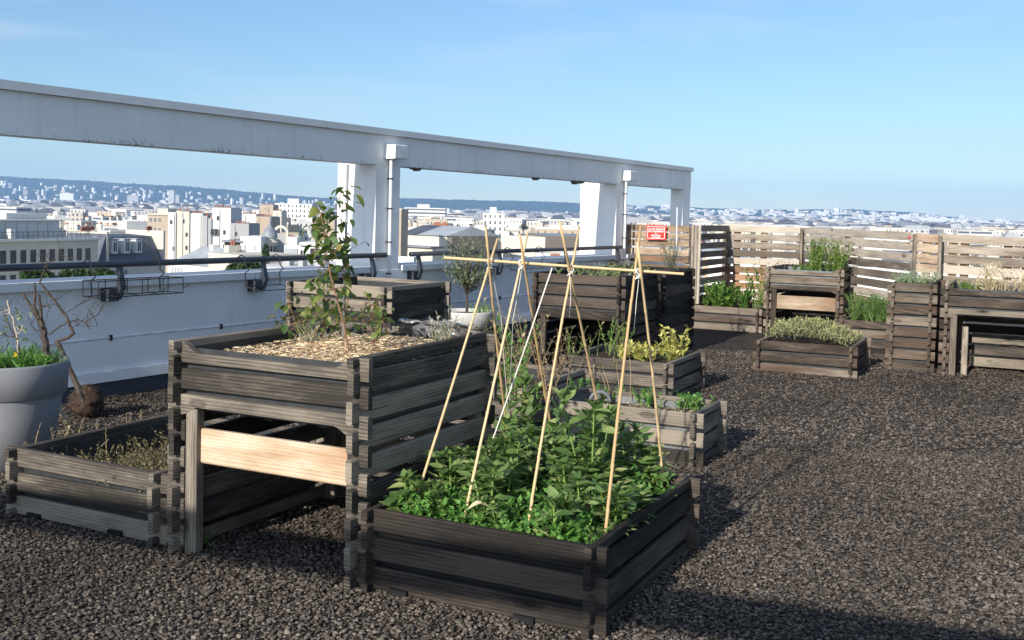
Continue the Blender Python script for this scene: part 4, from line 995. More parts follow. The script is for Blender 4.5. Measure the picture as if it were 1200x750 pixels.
# lavender mound
c = AB(-1.75, 14.0, .28)
sprigs('lavender_plant', 'rounded bright green lavender mound between the tall planters', 'lavender', 'lavender', [c+A*NR.uniform(-.32, .36)+B*NR.uniform(-.25, .3) for _ in range(60)], 520, (.18, .40), .5, .045, .0065, 20, seed=120, shape=NARROW, root=c)
# silver plant, grasses
c = AB(-1.18, 12.2, .88)
sprigs('silver_plant', 'silvery grey curry plant on top of the narrow tall planter', 'herb', 'silver', [c+A*NR.uniform(-.2, .2)+B*NR.uniform(-.2, .2) for _ in range(30)], 130, (.06, .17), .6, .03, .008, 12, seed=121, root=c)
for k, (da, lab) in enumerate(((.42, 'straw-dry grass tuft with tall bleached stems, left of two'), (.85, 'straw-dry grass tuft at right edge of the photo'))):
    c = AB(-.9+da, 12.15, .84)
    sprigs('dry_grass', lab, 'grass', 'straw', (c, .09), 46, (.08, .34), .45, .07, .012, 6, 'straw', 'dry grasses in the right planter', 125+k, shape=NARROW)
c = AB(-.68, 12.1, .84); sprigs('herb', 'small green herb left of the straw-dry grasses', 'herb', 'shrub', (c, .05), 24, (.05, .14), .6, .035, .015, 9, seed=128)
# ------------------------------------------------------------------ the city
GZ = -30.
class BB(MB):
    """building shapes with wall UVs in metres (x along the wall, y = height)"""
    def wallbox(s, x0, x1, y0, y1, z0, z1, m=0, roof=None, win=True, top=0.):
        n = len(s.v); t = .5 if win else 0.
        i = top
        s.v += [(x0, y0, z0), (x1, y0, z0), (x1, y1, z0), (x0, y1, z0), (x0+i, y0+i, z1), (x1-i, y0+i, z1), (x1-i, y1-i, z1), (x0+i, y1-i, z1)]
        for a, b, L in ((0, 1, x1-x0), (1, 2, y1-y0), (2, 3, x1-x0), (3, 0, y1-y0)):
            s.face([n+a, n+b, n+b+4, n+a+4], [(0, z0-z1), (L, z0-z1), (L, 0), (0, 0)], t, m)
        s.face([n+4, n+5, n+6, n+7], None, 0., m if roof is None else roof)
FW = ['f_white', 'f_white', 'f_cream', 'f_stone', 'f_band', 'f_grey', 'f_tan']
def simple_building(name, loc, rz, w, d, zt, r, mats=None):
    """one-mesh building for the middle distance: walls, roof, chimneys"""
    h = zt-GZ; m = BB(); kind = r.random()
    mats = mats or [M[r.choice(FW)], M[r.choice(['zinc', 'zinc', 'zinc_pale', 'slate', 'roof_pale'])], M[r.choice(['b_white', 'b_cream', 'b_tan'])], M['brickpot']]
    if kind < .5:
        rh = r.uniform(2.2, 4.2); m.wallbox(-w/2, w/2, 0, d, 0, h-rh, 0, 1); i = min(rh*.45, d*.3)
        m.wallbox(-w/2+.3, w/2-.3, .3, d-.3, h-rh+.01, h, 1, 1, False, i)
        for q in range(int(w//3.2)):
            x = -w/2+1.8+q*3.2
            if r.random() < .75: m.wallbox(x-.7, x+.7, .25, 2.2, h-rh+.4, h-rh*.25, 0, 1, False)
    else:
        m.wallbox(-w/2, w/2, 0, d, 0, h, 0, 1)
        m.wallbox(-w/2+.01, w/2-.01, -.12, .25, h-.2, h+.5, 2, 2, False)
        if r.random() < .65: 
            x = r.uniform(-w*.3, w*.1); m.wallbox(x, x+w*.35, d*.3, d*.7, h+.01, h+r.uniform(1.5, 3.2), 2, 1, False)
    for q in range(r.randint(1, 3)):
        x = r.choice((-w/2+.8, w/2-.8, r.uniform(-w*.3, w*.3))); y = r.uniform(d*.2, d*.6); hh = h+r.uniform(.8, 2.4); L = r.uniform(.6, 2.)
        m.wallbox(x-.35, x+.35, y-L, y+L, h-3, hh, 2, 2, False)
        for p in range(int(L*2/.55)): m.wallbox(x-.13, x+.13, y-L+.2+p*.55, y-L+.46+p*.55, hh+.01, hh+.55, 3, 3, False)
    return m.build(name, mats, None, False, (loc[0], loc[1], GZ), rz)
rr = random.Random(21)
LAB = 'small plain city building in the middle distance beyond the nearest rooftops'
mid = []
Y = 310.
while len(mid) < 225 and Y < 1500:
    x = -30+rr.uniform(0, 20)
    while x < 850 and len(mid) < 225:
        w = rr.uniform(8, 20); X = (x-600)/FPX*Y; zt = rr.choice((rr.uniform(-14, -8), rr.uniform(-11, -6), rr.uniform(-8, -4)))-(2 if Y < 420 else 0)
        wp_ = w/Y*FPX
        if rr.random() < .86:
            o = simple_building('city_building', (X, Y+rr.uniform(-12, 12)), -math.atan2(X, Y)*.6+rr.choice((0, .35, -.4, .15, .7))+rr.uniform(-.1, .1), w, rr.uniform(10, 16), zt, rr)
            tag(o, LAB, 'building', 'city buildings in the middle distance'); mid.append(o)
        x += wp_*rr.uniform(.95, 1.5)
    Y *= 1.12
# the rest of the city, thousands of far buildings, as one mass
def mass(name, label, n, pxr, yr, zf, wr, seed, mats, ppow=1., caps=0):
    r = np.random.default_rng(seed); Yv = yr[0]+(yr[1]-yr[0])*r.random(n)**ppow; px_ = r.uniform(*pxr, n); X = (px_-600)/FPX*Yv
    zt, zb = zf(r, px_, Yv); w = r.uniform(*wr, n); d = r.uniform(9, 18, n); a = -np.arctan2(X, Yv)*.5+r.choice([0, .4, -.5, .8], n)
    c, s = np.cos(a), np.sin(a); V = np.zeros((n, 8, 3)); i = 0
    for z in (zb, zt):
        for sx, sy in ((-1, -1), (1, -1), (1, 1), (-1, 1)):
            lx_, ly_ = sx*w/2, sy*d/2; V[:, i] = np.c_[X+lx_*c-ly_*s, Yv+lx_*s+ly_*c, z]; i += 1
    b = np.arange(n)[:, None]*8; F = np.concatenate([b+np.array(q) for q in ((0, 1, 5, 4), (1, 2, 6, 5), (2, 3, 7, 6), (3, 0, 4, 7), (4, 5, 6, 7))])
    if caps:                                        # dark set-back roofs over most of the blocks
        k = r.random(n) < caps*np.clip((Yv-500)/1200, .25, 1); kk = k.sum(); V2 = V[k].copy(); cx = V2[:, :4, :2].mean(1, keepdims=True)
        V2[:, :4, :2] = cx+(V2[:, :4, :2]-cx)*.94; V2[:, 4:, :2] = cx+(V2[:, 4:, :2]-cx)*r.uniform(.3, .75, (kk, 1, 1)); V2[:, :4, 2] = zt[k][:, None]+.02; V2[:, 4:, 2] = (zt[k]+r.uniform(1.5, 4, kk))[:, None]
        b2 = np.arange(kk)[:, None]*8; F2 = np.concatenate([b2+np.array(q) for q in ((0, 1, 5, 4), (1, 2, 6, 5), (2, 3, 7, 6), (3, 0, 4, 7), (4, 5, 6, 7))])
        tag(mesh_np('distant_roofs', V2.reshape(-1, 3), F2, [M[q] for q in ('zinc', 'slate', 'zinc_pale', 'b_grey')], None, None, False, np.tile(r.choice(4, kk, p=[.4, .25, .2, .15]), 5)), 'grey zinc and slate roofs over the distant city', 'roofs', None, 'stuff')
    wm = r.choice(len(mats[0]), n, p=mats[1]); rm = r.choice(len(mats[2]), n, p=mats[3])+len(mats[0])
    mi = np.concatenate([wm]*4+[rm])
    o = mesh_np(name, V.reshape(-1, 3), F, [M[k] for k in mats[0]+mats[2]], None, None, False, mi)
    # window UVs
    uv = o.data.uv_layers.new(name='UVMap'); arr = np.zeros((len(F), 4, 2), np.float32)
    for q in range(4):
        L = w if q % 2 == 0 else d; hgt = zt-zb; blk = arr[q*n:(q+1)*n]
        blk[:, 1, 0] = L; blk[:, 2, 0] = L; blk[:, 0, 1] = -hgt; blk[:, 1, 1] = -hgt
    uv.data.foreach_set('uv', arr.ravel())
    return tag(o, label, 'buildings', None, 'stuff')
WM = (['f_white', 'f_cream', 'f_stone', 'f_grey', 'f_tan', 'b_white', 'f_band'], [.32, .16, .13, .10, .05, .16, .08], ['zinc', 'zinc_pale', 'slate', 'roof_pale', 'brickpot'], [.36, .24, .24, .10, .06])
def zcity(r, p, Y): 
    zt = -5+r.normal(0, 4, len(p))-np.clip((1200-Y)/400, 0, 2)*1.5
    hi = (r.random(len(p)) < .04) & (Y > 2000); zt = np.where(hi, zt+r.uniform(6, 16, len(p)), zt)
    return np.minimum(zt, np.clip((Y-1500)/200, -2.5, 12)), np.full(len(p), GZ)
mass('distant_buildings', 'dense pale mass of distant city buildings reaching to the hills', 17000, (-40, 1240), (700, 4300), zcity, (7, 24), 3, WM, .9, .42)
def zslope(r, p, Y):
    g = hill_z(p, Y); return g+r.choice([4, 6, 9, 20], len(p), p=[.4, .35, .17, .08])+4, g-8
WH = (['b_white', 'f_white', 'f_cream', 'f_band'], [.45, .25, .15, .15], ['zinc_pale', 'roof_pale', 'brickpot', 'slate'], [.3, .35, .2, .15])
mass('hillside_buildings', 'white houses and blocks scattered over the wooded hills at left', 520, (-40, 400), (4330, 5300), zslope, (6, 16), 5, WH, 1.5)
mass('hillside_buildings', 'dense white suburb covering the hill slope at right', 900, (690, 1240), (4300, 5480), zslope, (12, 46), 6, WH, 1.35)
mass('hillside_buildings', 'few white houses at the foot of the blue hills in the middle', 130, (400, 700), (4300, 4800), zslope, (10, 30), 8, WH, 1.5)
# landmark towers and slabs seen against the hills
def landmark(label, x0, x1, ytop, Yd, mat, zb=None, name='tower_block', depth=18, cat='tower'):
    p0, p1 = at(x0, ytop, Yd), at(x1, ytop, Yd); w = p1[0]-p0[0]; zt = (p0[2]+p1[2])/2; zb = GZ if zb is None else zb
    m = BB(); m.wallbox(0, w, 0, depth, 0, zt-zb, 0, 1); m.wallbox(w*.3, w*.6, depth*.3, depth*.6, zt-zb+.01, zt-zb+3, 1, 1, False)
    o = m.build(name, [M[mat], M['roof_pale']], None, False, (p0[0], Yd, zb)); return tag(o, label, cat)
landmark('tall white tower standing out against the wooded hill at left', 197.5, 204, 223.5, 3600, 'f_band')
landmark('shorter bluish tower right beside the tall white tower', 205.5, 210, 229, 3600, 'f_grey')
landmark('pale glassy tower left of the tall white tower', 149, 162, 229, 3500, 'f_grey')
landmark('small pale tower below the tall white tower', 187, 194, 235, 3300, 'f_white')
landmark('slim white chimney-like tower above the rooftops', 270, 272.2, 233, 2600, 'b_white', None, 'tower_block', 6)
landmark('long white block on the hillside at far left', 70, 86, 226.5, 4500, 'b_white', -20, 'slab_block', 20, 'apartment block')
landmark('long white slab block on the right hill above the fence', 1077, 1112, 255.5, 4700, 'b_white', -20, 'slab_block', 20, 'apartment block')
landmark('wide white apartment block right of the long slab on the hill', 1113, 1152, 258.8, 4600, 'b_white', -20, 'slab_block', 25, 'apartment block')
landmark('squat white round-edged block on the hill crest at right edge', 1166, 1178, 256.5, 5200, 'b_white', -20, 'slab_block', 25, 'apartment block')
landmark('white ten-storey slab block between the first and second pillars', 566, 592, 250, 520, 'f_white', None, 'slab_block', 14, 'apartment block')
landmark('pale terrace-stepped apartment block right of the first pillar', 474, 522, 243.5, 900, 'f_band', None, 'slab_block', 16, 'apartment block')
landmark('long low white block with a window row left of the first pillar', 322, 366, 238.5, 650, 'f_white', None, 'slab_block', 14, 'apartment block')
m = MB(); p = at(110, 213, 5600); m.tube([(0, 0, -30), (0, 0, 32)], [3, 1.5], 5); tag(m.build('mast', M['b_grey'], loc=p), 'thin radio mast on the crest of the left hill', 'mast')

# near buildings with their parts ------------------------------------
class Bld:
    def __init__(s, label, x0, x1, ytop, Yd, Y2=None, name='city_building', cat='building'):
        p0, p1 = at(x0, ytop, Yd), at(x1, ytop, Y2 or Yd); d = p1-p0; s.L = math.hypot(d[0], d[1]); s.zt = (p0[2]+p1[2])/2-GZ; s.Y = Yd; s.ppm = FPX/Yd
        s.t = thing(name, label, cat, (p0[0], p0[1], GZ), math.atan2(d[1], d[0]))
    def h(s, y, x=300): return EYE-(y-hor(x))*s.Y/FPX-GZ        # height of a picture row at the facade
    def box(s, name, mat, x0, x1, y0, y1, z0, z1, parent=None, top=0.):
        m = BB(); m.wallbox(x0, x1, y0, y1, z0, z1, 0, 0, False, top); return m.build(name, M[mat], parent or s.t)
    def window(s, x, z, w, h, frame='b_white', y=0., mull=True):
        f = MB(); e = .06
        for lo, hi in (((x, y-.03, z), (x+w, y+.02, z+e)), ((x, y-.06, z+h-e), (x+w, y+.02, z+h)), ((x, y-.06, z+e), (x+e, y+.02, z+h-e)), ((x+w-e, y-.06, z+e), (x+w, y+.02, z+h-e))): f.box(lo, hi, .5)
        if mull: f.box((x+w/2-.04, y-.05, z+e), (x+w/2+.04, y+.01, z+h-e), .5)
        o = f.build('window', M[frame], s.t); g = MB(); g.box((x+e, y-.028, z+e), (x+w-e, y-.012, z+h-e), .5); g.build('pane', M['glass_far'], o)
    def pots(s, x0, x1, y, z, n, hgt=.9):
        m = MB()
        for i in range(n): m.tube([(x0+(x1-x0)*(i+.5)/n, y, z), (x0+(x1-x0)*(i+.5)/n, y, z+hgt*rr.uniform(.7, 1.1))], .16, 7)
        m.build('chimney_pots', M['brickpot'], s.t)
# long cream building with a set-back glass roof terrace, left
b = Bld('long cream building with a row of dark windows and a railed glass terrace at left', -70, 115, 283, 134, 160)
L = b.L; z = b.zt
b.box('wall', 'b_cream', 0, L, 0, 14, 0, z); b.box('cornice', 'b_white', -.2, L+.2, -.4, .3, z+.01, z+.35)
n = int(L/1.75)
for i in range(n): b.window(.5+i*1.75, z-3.0, 1.2, 1.9, 'b_cream', 0, False)
for i in range(n): b.window(.5+i*1.75, z-6.3, 1.15, 1.9, 'b_cream', 0, False)
m = MB(); m.tube([(0, .1, z+1.3), (L, .1, z+1.3)], .035, 5); m.tube([(0, .1, z+.8), (L, .1, z+.8)], .02, 5)
for i in range(int(L/.9)): m.tube([(i*.9, .1, z+.3), (i*.9, .1, z+1.3)], .03, 4)
m.build('railing', M['iron'], b.t)
b.box('penthouse', 'glass_screen', 1, L-5.5, 2.2, 11, z+.02, z+2.75)
m = MB()
for i in range(int((L-6)/1.9)): m.box((1+i*1.9, 2.14, z+.1), (1.06+i*1.9, 2.19, z+2.7), .5)
m.build('glazing_bars', M['metal_grey'], b.t); b.box('roof_slab', 'roof_pale', .6, L-5.2, 1.9, 11.4, z+2.76, z+2.95)
b.box('plant_room', 'b_white', L*.55, L*.82, 5, 9, z+2.96, z+3.8); b.box('air_unit', 'b_white', L*.42, L*.45, .5, 1.2, z+.4, z+1.7)
# gable and slate mansard
b = Bld('slate mansard building with white dormers and a cream gable wall', 116, 197, 272, 190, 205)
L = b.L; z = b.zt
b.box('wall', 'b_cream', 0, L, .6, 11, 0, z-5.4)
g = BB(); g.prism([(.0, z-5.4), (2.0, z-.3), (2.0, z-5.4)], .3, 10, 'xz', .5); g.build('side_roof', M['slate'], b.t)
b.box('gable_wall', 'b_cream', 2.01, 2.5, .2, 10, z-6, z+.1); b.pots(.4, 2.4, 5, z+.1, 6)
m = BB(); m.prism([(.3, z-5.4), (3.2, z-.9), (9, z-.6), (10.8, z-5.4)], 2.52, L-1.0, 'yz', .5); m.build('mansard_roof', M['slate'], b.t)
for i in range(3):
    x = 3.4+i*2.9
    b.box('dormer', 'b_white', x, x+1.5, .5, 3.2, z-3.9, z-1.4); b.box('dormer_roof', 'zinc_pale', x-.15, x+1.65, .3, 3.4, z-1.39, z-1.2); b.window(x+.3, z-3.6, .9, 1.8, 'b_white', .48)
b.box('party_wall', 'b_cream', L-1.0, L-.55, .2, 10, z-6, z+.2); b.pots(L-1.6, L-.2, 4, z+.2, 7)
b.box('chimney', 'b_cream', 2.6, 3.3, 4, 7, z-1.5, z+.2); b.pots(2.5, 3.4, 5, z+.2, 4)
for i in range(5): b.window(.6+i*1.3, z-8.3, .8, 1.5)
# low zinc-roofed house under the white towers
b = Bld('low zinc-roofed house with tiny white dormers and a cream side wall', 200, 282, 292, 150, 138)
L = b.L; z = b.zt
b.box('wall', 'b_white', 0, L*.58, 0, 10, 0, z-2.3); b.box('side_wall', 'b_cream', L*.58+.01, L, -.2, 9.5, 0, z-.4)
m = BB(); m.prism([(-.2, z-2.28), (5, z), (10.2, z-2.28)], 0, L*.57, 'yz', .5); m.build('roof', M['zinc_pale'], b.t)
for i in range(4):
    x = .35+i*.8; b.window(x, z-3.8, .45, 1.0)
b.box('chimney', 'b_cream', L*.5, L*.57, 3, 5, z-2, z+.5); b.pots(L*.5, L*.57, 4, z+.5, 2); b.box('chimney', 'b_white', L*.2, L*.25, 4, 5, z-1, z+.4)
b.box('downpipe', 'b_white', L*.66, L*.68, -.3, -.21, 0, z-.5)
# peach block
b = Bld('peach-coloured block with a tiled cornice above the slate mansard', 173, 197, 252, 290)
L = b.L; z = b.zt
b.box('wall', 'b_tan', 0, L, 0, 12, 0, z); b.box('cornice', 'b_cream', -.2, L+.2, -.3, .2, z+.01, z+.4); b.box('upper_storey', 'b_cream', L*.45, L-.2, .5, 9, z+.41, z+1.8)
for i in range(3):
    for j in range(2): b.window(.5+i*1.2, z-2-j*2.6, .7, 1.3)
# white, tan, white party walls
def party(label, parts, Yd, wins=()):
    x0, x1 = parts[0][0], parts[-1][1]; b = Bld(label, x0, x1, min(p[2] for p in parts), Yd)
    for i, (a, c, yt, mat) in enumerate(parts):
        xa, xc = (a-x0)/(x1-x0)*b.L, (c-x0)/(x1-x0)*b.L; zt = b.h(yt, a)
        b.box('wall', mat, xa+.012, xc, i % 2*.35, 9+i*.3, 0, zt); b.pots(xa+.2, xc-.2, 1.2+i*.1, zt, max(2, int((xc-xa)/.5)), .6) if mat != 'b_white' or i % 2 else None
        if xc-xa > 1.5: b.box('coping', 'zinc', xa+.1, xc-.1, .3+i % 2*.35, 8, zt+.005, zt+.12)
    for i, (a, c, yt, mat) in enumerate(parts):                      # small stair windows, a drainpipe and an aerial
        xa, xc = (a-x0)/(x1-x0)*b.L, (c-x0)/(x1-x0)*b.L; zt = b.h(yt, a)
        if xc-xa < 1.2: continue
        for k in range(3):
            if rr.random() < .6: b.window(xa+(xc-xa)*rr.choice((.25, .6)), zt-2.6-k*2.9, .55, .95, 'b_grey', i % 2*.35, False)
        m = MB(); xp = xa+(xc-xa)*rr.uniform(.1, .9); m.tube([(xp, -.08+i % 2*.35, 0), (xp, -.08+i % 2*.35, zt-.3)], .07, 5); m.build('drainpipe', M['b_grey'], b.t)
        m = MB(); xp = xa+(xc-xa)*.5; m.tube([(xp, 2, zt), (xp, 2, zt+2.2)], .04, 4); m.tube([(xp-.5, 2, zt+2.0), (xp+.5, 2, zt+2.0)], .03, 4); m.build('aerial', M['iron'], b.t)
    for x, y, w, h in wins: b.window((x-x0)/(x1-x0)*b.L, b.h(y+h, x), w*Yd/FPX, h*Yd/FPX, 'b_grey')
    return b
party('tall white and tan party walls side by side left of the white rooftop tower', [(197, 206, 249, 'b_white'), (206, 211, 247, 'b_cream'), (211, 222, 248, 'b_cream'), (222, 237, 250, 'b_white'), (237, 243, 253, 'b_grey')], 235)
party('white rooftop tower with a grey-framed window, tallest of the near houses', [(244, 248, 256, 'b_grey'), (248, 270, 243.5, 'b_white'), (270, 292, 262, 'b_grey')], 220, [(247, 268, 9, 8)])
party('white house with a tan upper wall left of the little dome', [(262, 282, 258, 'b_white'), (282, 300, 251, 'b_white'), (300, 318, 254, 'b_tan')], 250, [(268, 268, 4, 6), (286, 262, 5, 6)])
party('tan and red-topped buildings standing behind the little dome', [(296, 304, 246, 'b_white'), (304, 320, 240, 'b_tan'), (320, 330, 247, 'b_cream')], 400)
party('tan block partly hidden by the tall bramble cane', [(366, 374, 262, 'b_tan'), (374, 392, 258, 'b_tan')], 280)
# white house with brown glazed terrace
b = Bld('white house with a brown glazed loggia under a flat roof', 262, 306, 277, 175)
L = b.L; z = b.zt
b.box('wall', 'b_white', L*.45, L, 0, 9, 0, z); b.box('recess', 'b_brown', 0, L*.449, .5, 9, 0, z-1.0); b.box('roof', 'zinc', -.2, L*.5, -.3, 9.2, z-.98, z-.7)
b.window(.2, z-3.0, .9, 1.8, 'b_brown', .48); b.window(1.2, z-3.0, .6, 1.8, 'brickpot', .48); b.window(L*.55, z-2.4, .35, 1.0); b.window(L*.82, z-2.4, .3, 1.0)
b.box('lower_wall', 'b_white', 0, L*.45, -.1, .49, 0, z-3.2)
# turret with a zinc dome
c = at(316, 300, 180); t = thing('domed_turret', 'round turret with a pointed grey zinc dome among white houses', 'turret', (c[0], c[1], GZ), 0)
zz = lambda y: EYE-(y-hor(316))*180/FPX-GZ
m = MB(); m.lathe([(1.25, 0), (1.25, zz(286)), (1.45, zz(285)), (1.45, zz(283)), (1.1, zz(282)), (1.1, zz(279))], 16); m.build('wall', M['b_stone'] if 'b_stone' in M else M['b_cream'], t)
m = MB(); m.lathe([(1.3, zz(279)), (1.25, zz(275)), (1.0, zz(270)), (.5, zz(266)), (.2, zz(262)), (.12, zz(258)), (.16, zz(256)), (.02, zz(252))], 16); m.build('dome', M['zinc'], t, True)
for k in range(7):
    a = -PI+.2+k*.45; m = MB(); m.box((1.24, -.16, zz(297)), (1.30, .16, zz(288)), .5, M=Matrix.Rotation(a, 4, 'Z')); m.build('window', M['glass_far'], t)
# arch-topped dormer next to it
c = at(329, 275, 185); t = thing('arched_gable', 'pale arched gable rising beside the little dome', 'gable', (c[0], c[1], GZ), 0)
zt = EYE-(264-hor(329))*185/FPX-GZ
m = MB(); pts = [(-1.3, zt-5)]+[(1.3*math.cos(a), zt-1.3+1.3*math.sin(a)) for a in np.linspace(PI, 0, 14)]+[(1.3, zt-5), (.9, zt-5)]+[(.9*math.cos(a), zt-1.35+.9*math.sin(a)) for a in np.linspace(0, PI, 12)]+[(-.9, zt-5)]
m.prism(pts, 0, .6, 'xz', .5); m.build('arch', M['b_cream'], t); m = MB(); m.box((-1.3, .1, 0), (1.3, 4, zt-5.01), .5); m.box((-.88, .2, zt-5), (.88, .5, zt-1.4), .3); m.build('wall', M['b_grey'], t)
# modern white house with a flat roof
b = Bld('modern white house with a grey-framed strip window under a flat overhang', 333, 394, 284, 165)
L = b.L; z = b.zt
b.box('wall', 'b_white', 0, L, 0, 9, 0, z-.5); b.box('roof', 'b_white', L*.3, L+.3, -.5, 9, z-.49, z); b.box('penthouse', 'b_white', .2, L*.22, 1, 5, z-.49, z+.7); b.box('zinc_panel', 'zinc_pale', .1, L*.26, -.12, -.01, z-2.6, z-1.0)
b.window(L*.31, z-2.2, .9, 1.0, 'b_white'); b.window(L*.5, z-2.6, 1.6, 1.7, 'b_grey'); b.window(L*.78, z-2.6, .9, 1.7, 'b_grey')
# white flat roof just beyond the rail
b = Bld('nearest flat white roof just beyond the handrail, with vents', 300, 405, 311.5, 62, 60)
L = b.L; z = b.zt
b.box('wall', 'b_white', -1, L, 0, 9, 0, z-.4); b.box('roof', 'roof_pale', -1.1, L+.1, -.1, 9.1, z-.39, z-.15); b.box('parapet', 'b_white', -1.1, L+.1, 8.7, 9.1, z-.14, z+.35)
for x, w, h in ((.5, .5, .35), (1.6, .3, .5), (2.7, .7, .3)): b.box('vent', 'metal_grey', x, x+w, 2, 2.5, z-.149, z+h)
# slate roof with cream wall right of the first pillar
b = Bld('low cream house with a long slate and zinc roof right of the first pillar', 469, 524, 268, 105, 100)
L = b.L; z = b.zt
b.box('wall', 'b_cream', 0, L, 0, 7, 0, z-.62); m = BB(); m.prism([(-.2, z-.6), (3, z+.3), (7.2, z-.6)], -.1, L*.4, 'yz', .5); m.build('roof', M['slate'], b.t)
m = BB(); m.prism([(-.2, z-.6), (3, z+.3), (7.2, z-.6)], L*.4+.01, L+.1, 'yz', .5); m.build('roof', M['zinc_pale'], b.t)
b.box('side_wall', 'b_brown', L+.11, L+.6, .1, 6, 0, z-.7); b.box('ledge', 'zinc', 0, L*.95, -1.3, -.01, z-1.75, z-1.6); b.box('lower_wall', 'b_cream', 0, L*1.1, -1.0, -.02, 0, z-1.76)
for i in range(3): b.window(.25+i*.85, z-2.9, .5, .8, 'b_white', -1.01)
b.pots(L*.15, L*.45, 3.4, z+.1, 7, .5)
b = Bld('narrow beige end wall right beside the first pillar', 466, 470.5, 246, 90)
b.box('wall', 'b_tan', 0, b.L, 0, 6, 0, b.zt); b.box('coping', 'b_cream', -.03, b.L+.03, -.03, 6, b.zt+.002, b.zt+.1)
# white chimney stacks and a two-tone flat block further right
for k, (x0, x1, yt, Yd, lab) in enumerate(((561, 568, 263, 200, 'broad white chimney stack left of the crossed canes'), (589, 597, 271, 180, 'white chimney stack between the crossed canes'), (599, 607, 272, 182, 'twin white chimney stack right of the crossed canes'), (577, 586, 283, 170, 'short white chimney block behind the crossed canes'))):
    b = Bld(lab, x0, x1, yt, Yd, name='chimney_stack', cat='chimney'); b.box('stack', 'b_white', 0, b.L, 0, 1.2, 0, b.zt); b.box('cap', 'b_grey', -.06, b.L+.06, -.06, 1.26, b.zt+.003, b.zt+.12)
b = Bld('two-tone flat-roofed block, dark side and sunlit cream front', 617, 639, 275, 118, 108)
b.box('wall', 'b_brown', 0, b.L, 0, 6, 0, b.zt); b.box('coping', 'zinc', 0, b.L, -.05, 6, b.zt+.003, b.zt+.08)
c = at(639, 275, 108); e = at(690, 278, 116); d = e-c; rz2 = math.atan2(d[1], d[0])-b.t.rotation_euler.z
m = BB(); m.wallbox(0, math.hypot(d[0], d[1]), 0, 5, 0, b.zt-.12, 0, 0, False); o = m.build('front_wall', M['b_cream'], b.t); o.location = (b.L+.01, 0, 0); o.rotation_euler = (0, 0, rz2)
b = Bld('low white shed roofs below the two-tone block', 628, 684, 296, 96)
b.box('wall', 'b_white', 0, b.L, 0, 5, 0, b.zt); b.box('brick_band', 'brickpot', b.L*.3, b.L*.5, -.04, -.005, b.zt-.5, b.zt-.1); b.box('roof', 'roof_pale', -.1, b.L+.1, -.1, 5, b.zt+.003, b.zt+.1)
for i in range(3): b.window(.3+i*.9, b.zt-.9, .4, .6)
# trees beyond the parapet
def city_tree(label, px_, ytop, Yd, wpx, hpx, n=1500, group=None, seed=0):
    r = np.random.default_rng(seed); c = at(px_, ytop+hpx, Yd); t = thing('city_tree', label, 'tree', (c[0], c[1], GZ), 0, group); zb = c[2]-GZ
    rw, rh = wpx/2*Yd/FPX, hpx/2*Yd/FPX; m = MB(); m.tube([(0, 0, 0), (.05, 0, zb*.5), (0, .1, zb+rh*.6)], [.22, .17, .1], 8)
    cl = rdir(9); cl = cl*np.array([rw, rw*.7, rh])*.62; lf = Leaves()
    for q in cl:
        m.tube([(0, 0, zb-.3), tuple(q*.5+[0, 0, zb+rh*.5]), tuple(q+[0, 0, zb+rh])], [.09, .05, .02], 5)
        k = n//9; P = q+[0, 0, zb+rh]+unit(r.normal(0, 1, (k, 3)))*(r.random((k, 1))**.4)*np.array([rw, rw*.8, rh])*.52
        lf.add(P, unit(r.normal(0, 1, (k, 3))+[0, 0, .4]), .30, .2, None, MID, .2, .2)
    m.build('trunk', M['bark'], t); lf.build('crown', M['tree'], t)
city_tree('long dark green hedge-like tree row below the cream building', 47, 316, 55, 44, 20, 1800, 'trees below the parapet', 1)
city_tree('dark green tree right of the hedge row below the handrail', 88, 315, 56, 48, 22, 1800, 'trees below the parapet', 2)
city_tree('dark tree at right end of the hedge row', 118, 315, 58, 30, 22, 1400, 'trees below the parapet', 3)
city_tree('bright green tree crown beside the low zinc-roofed house', 286, 306, 60, 32, 16, 1500, 'trees below the parapet', 4)
city_tree('small olive tree crown left of the bright green one', 272, 313, 62, 14, 10, 600, 'trees below the parapet', 5)
city_tree('dark cypress-like roof tree in front of the dome', 312, 288, 100, 8, 22, 700, 'roof garden trees', 6)
city_tree('small green tree far between chimney stacks', 613, 262, 300, 12, 8, 500, None, 7)
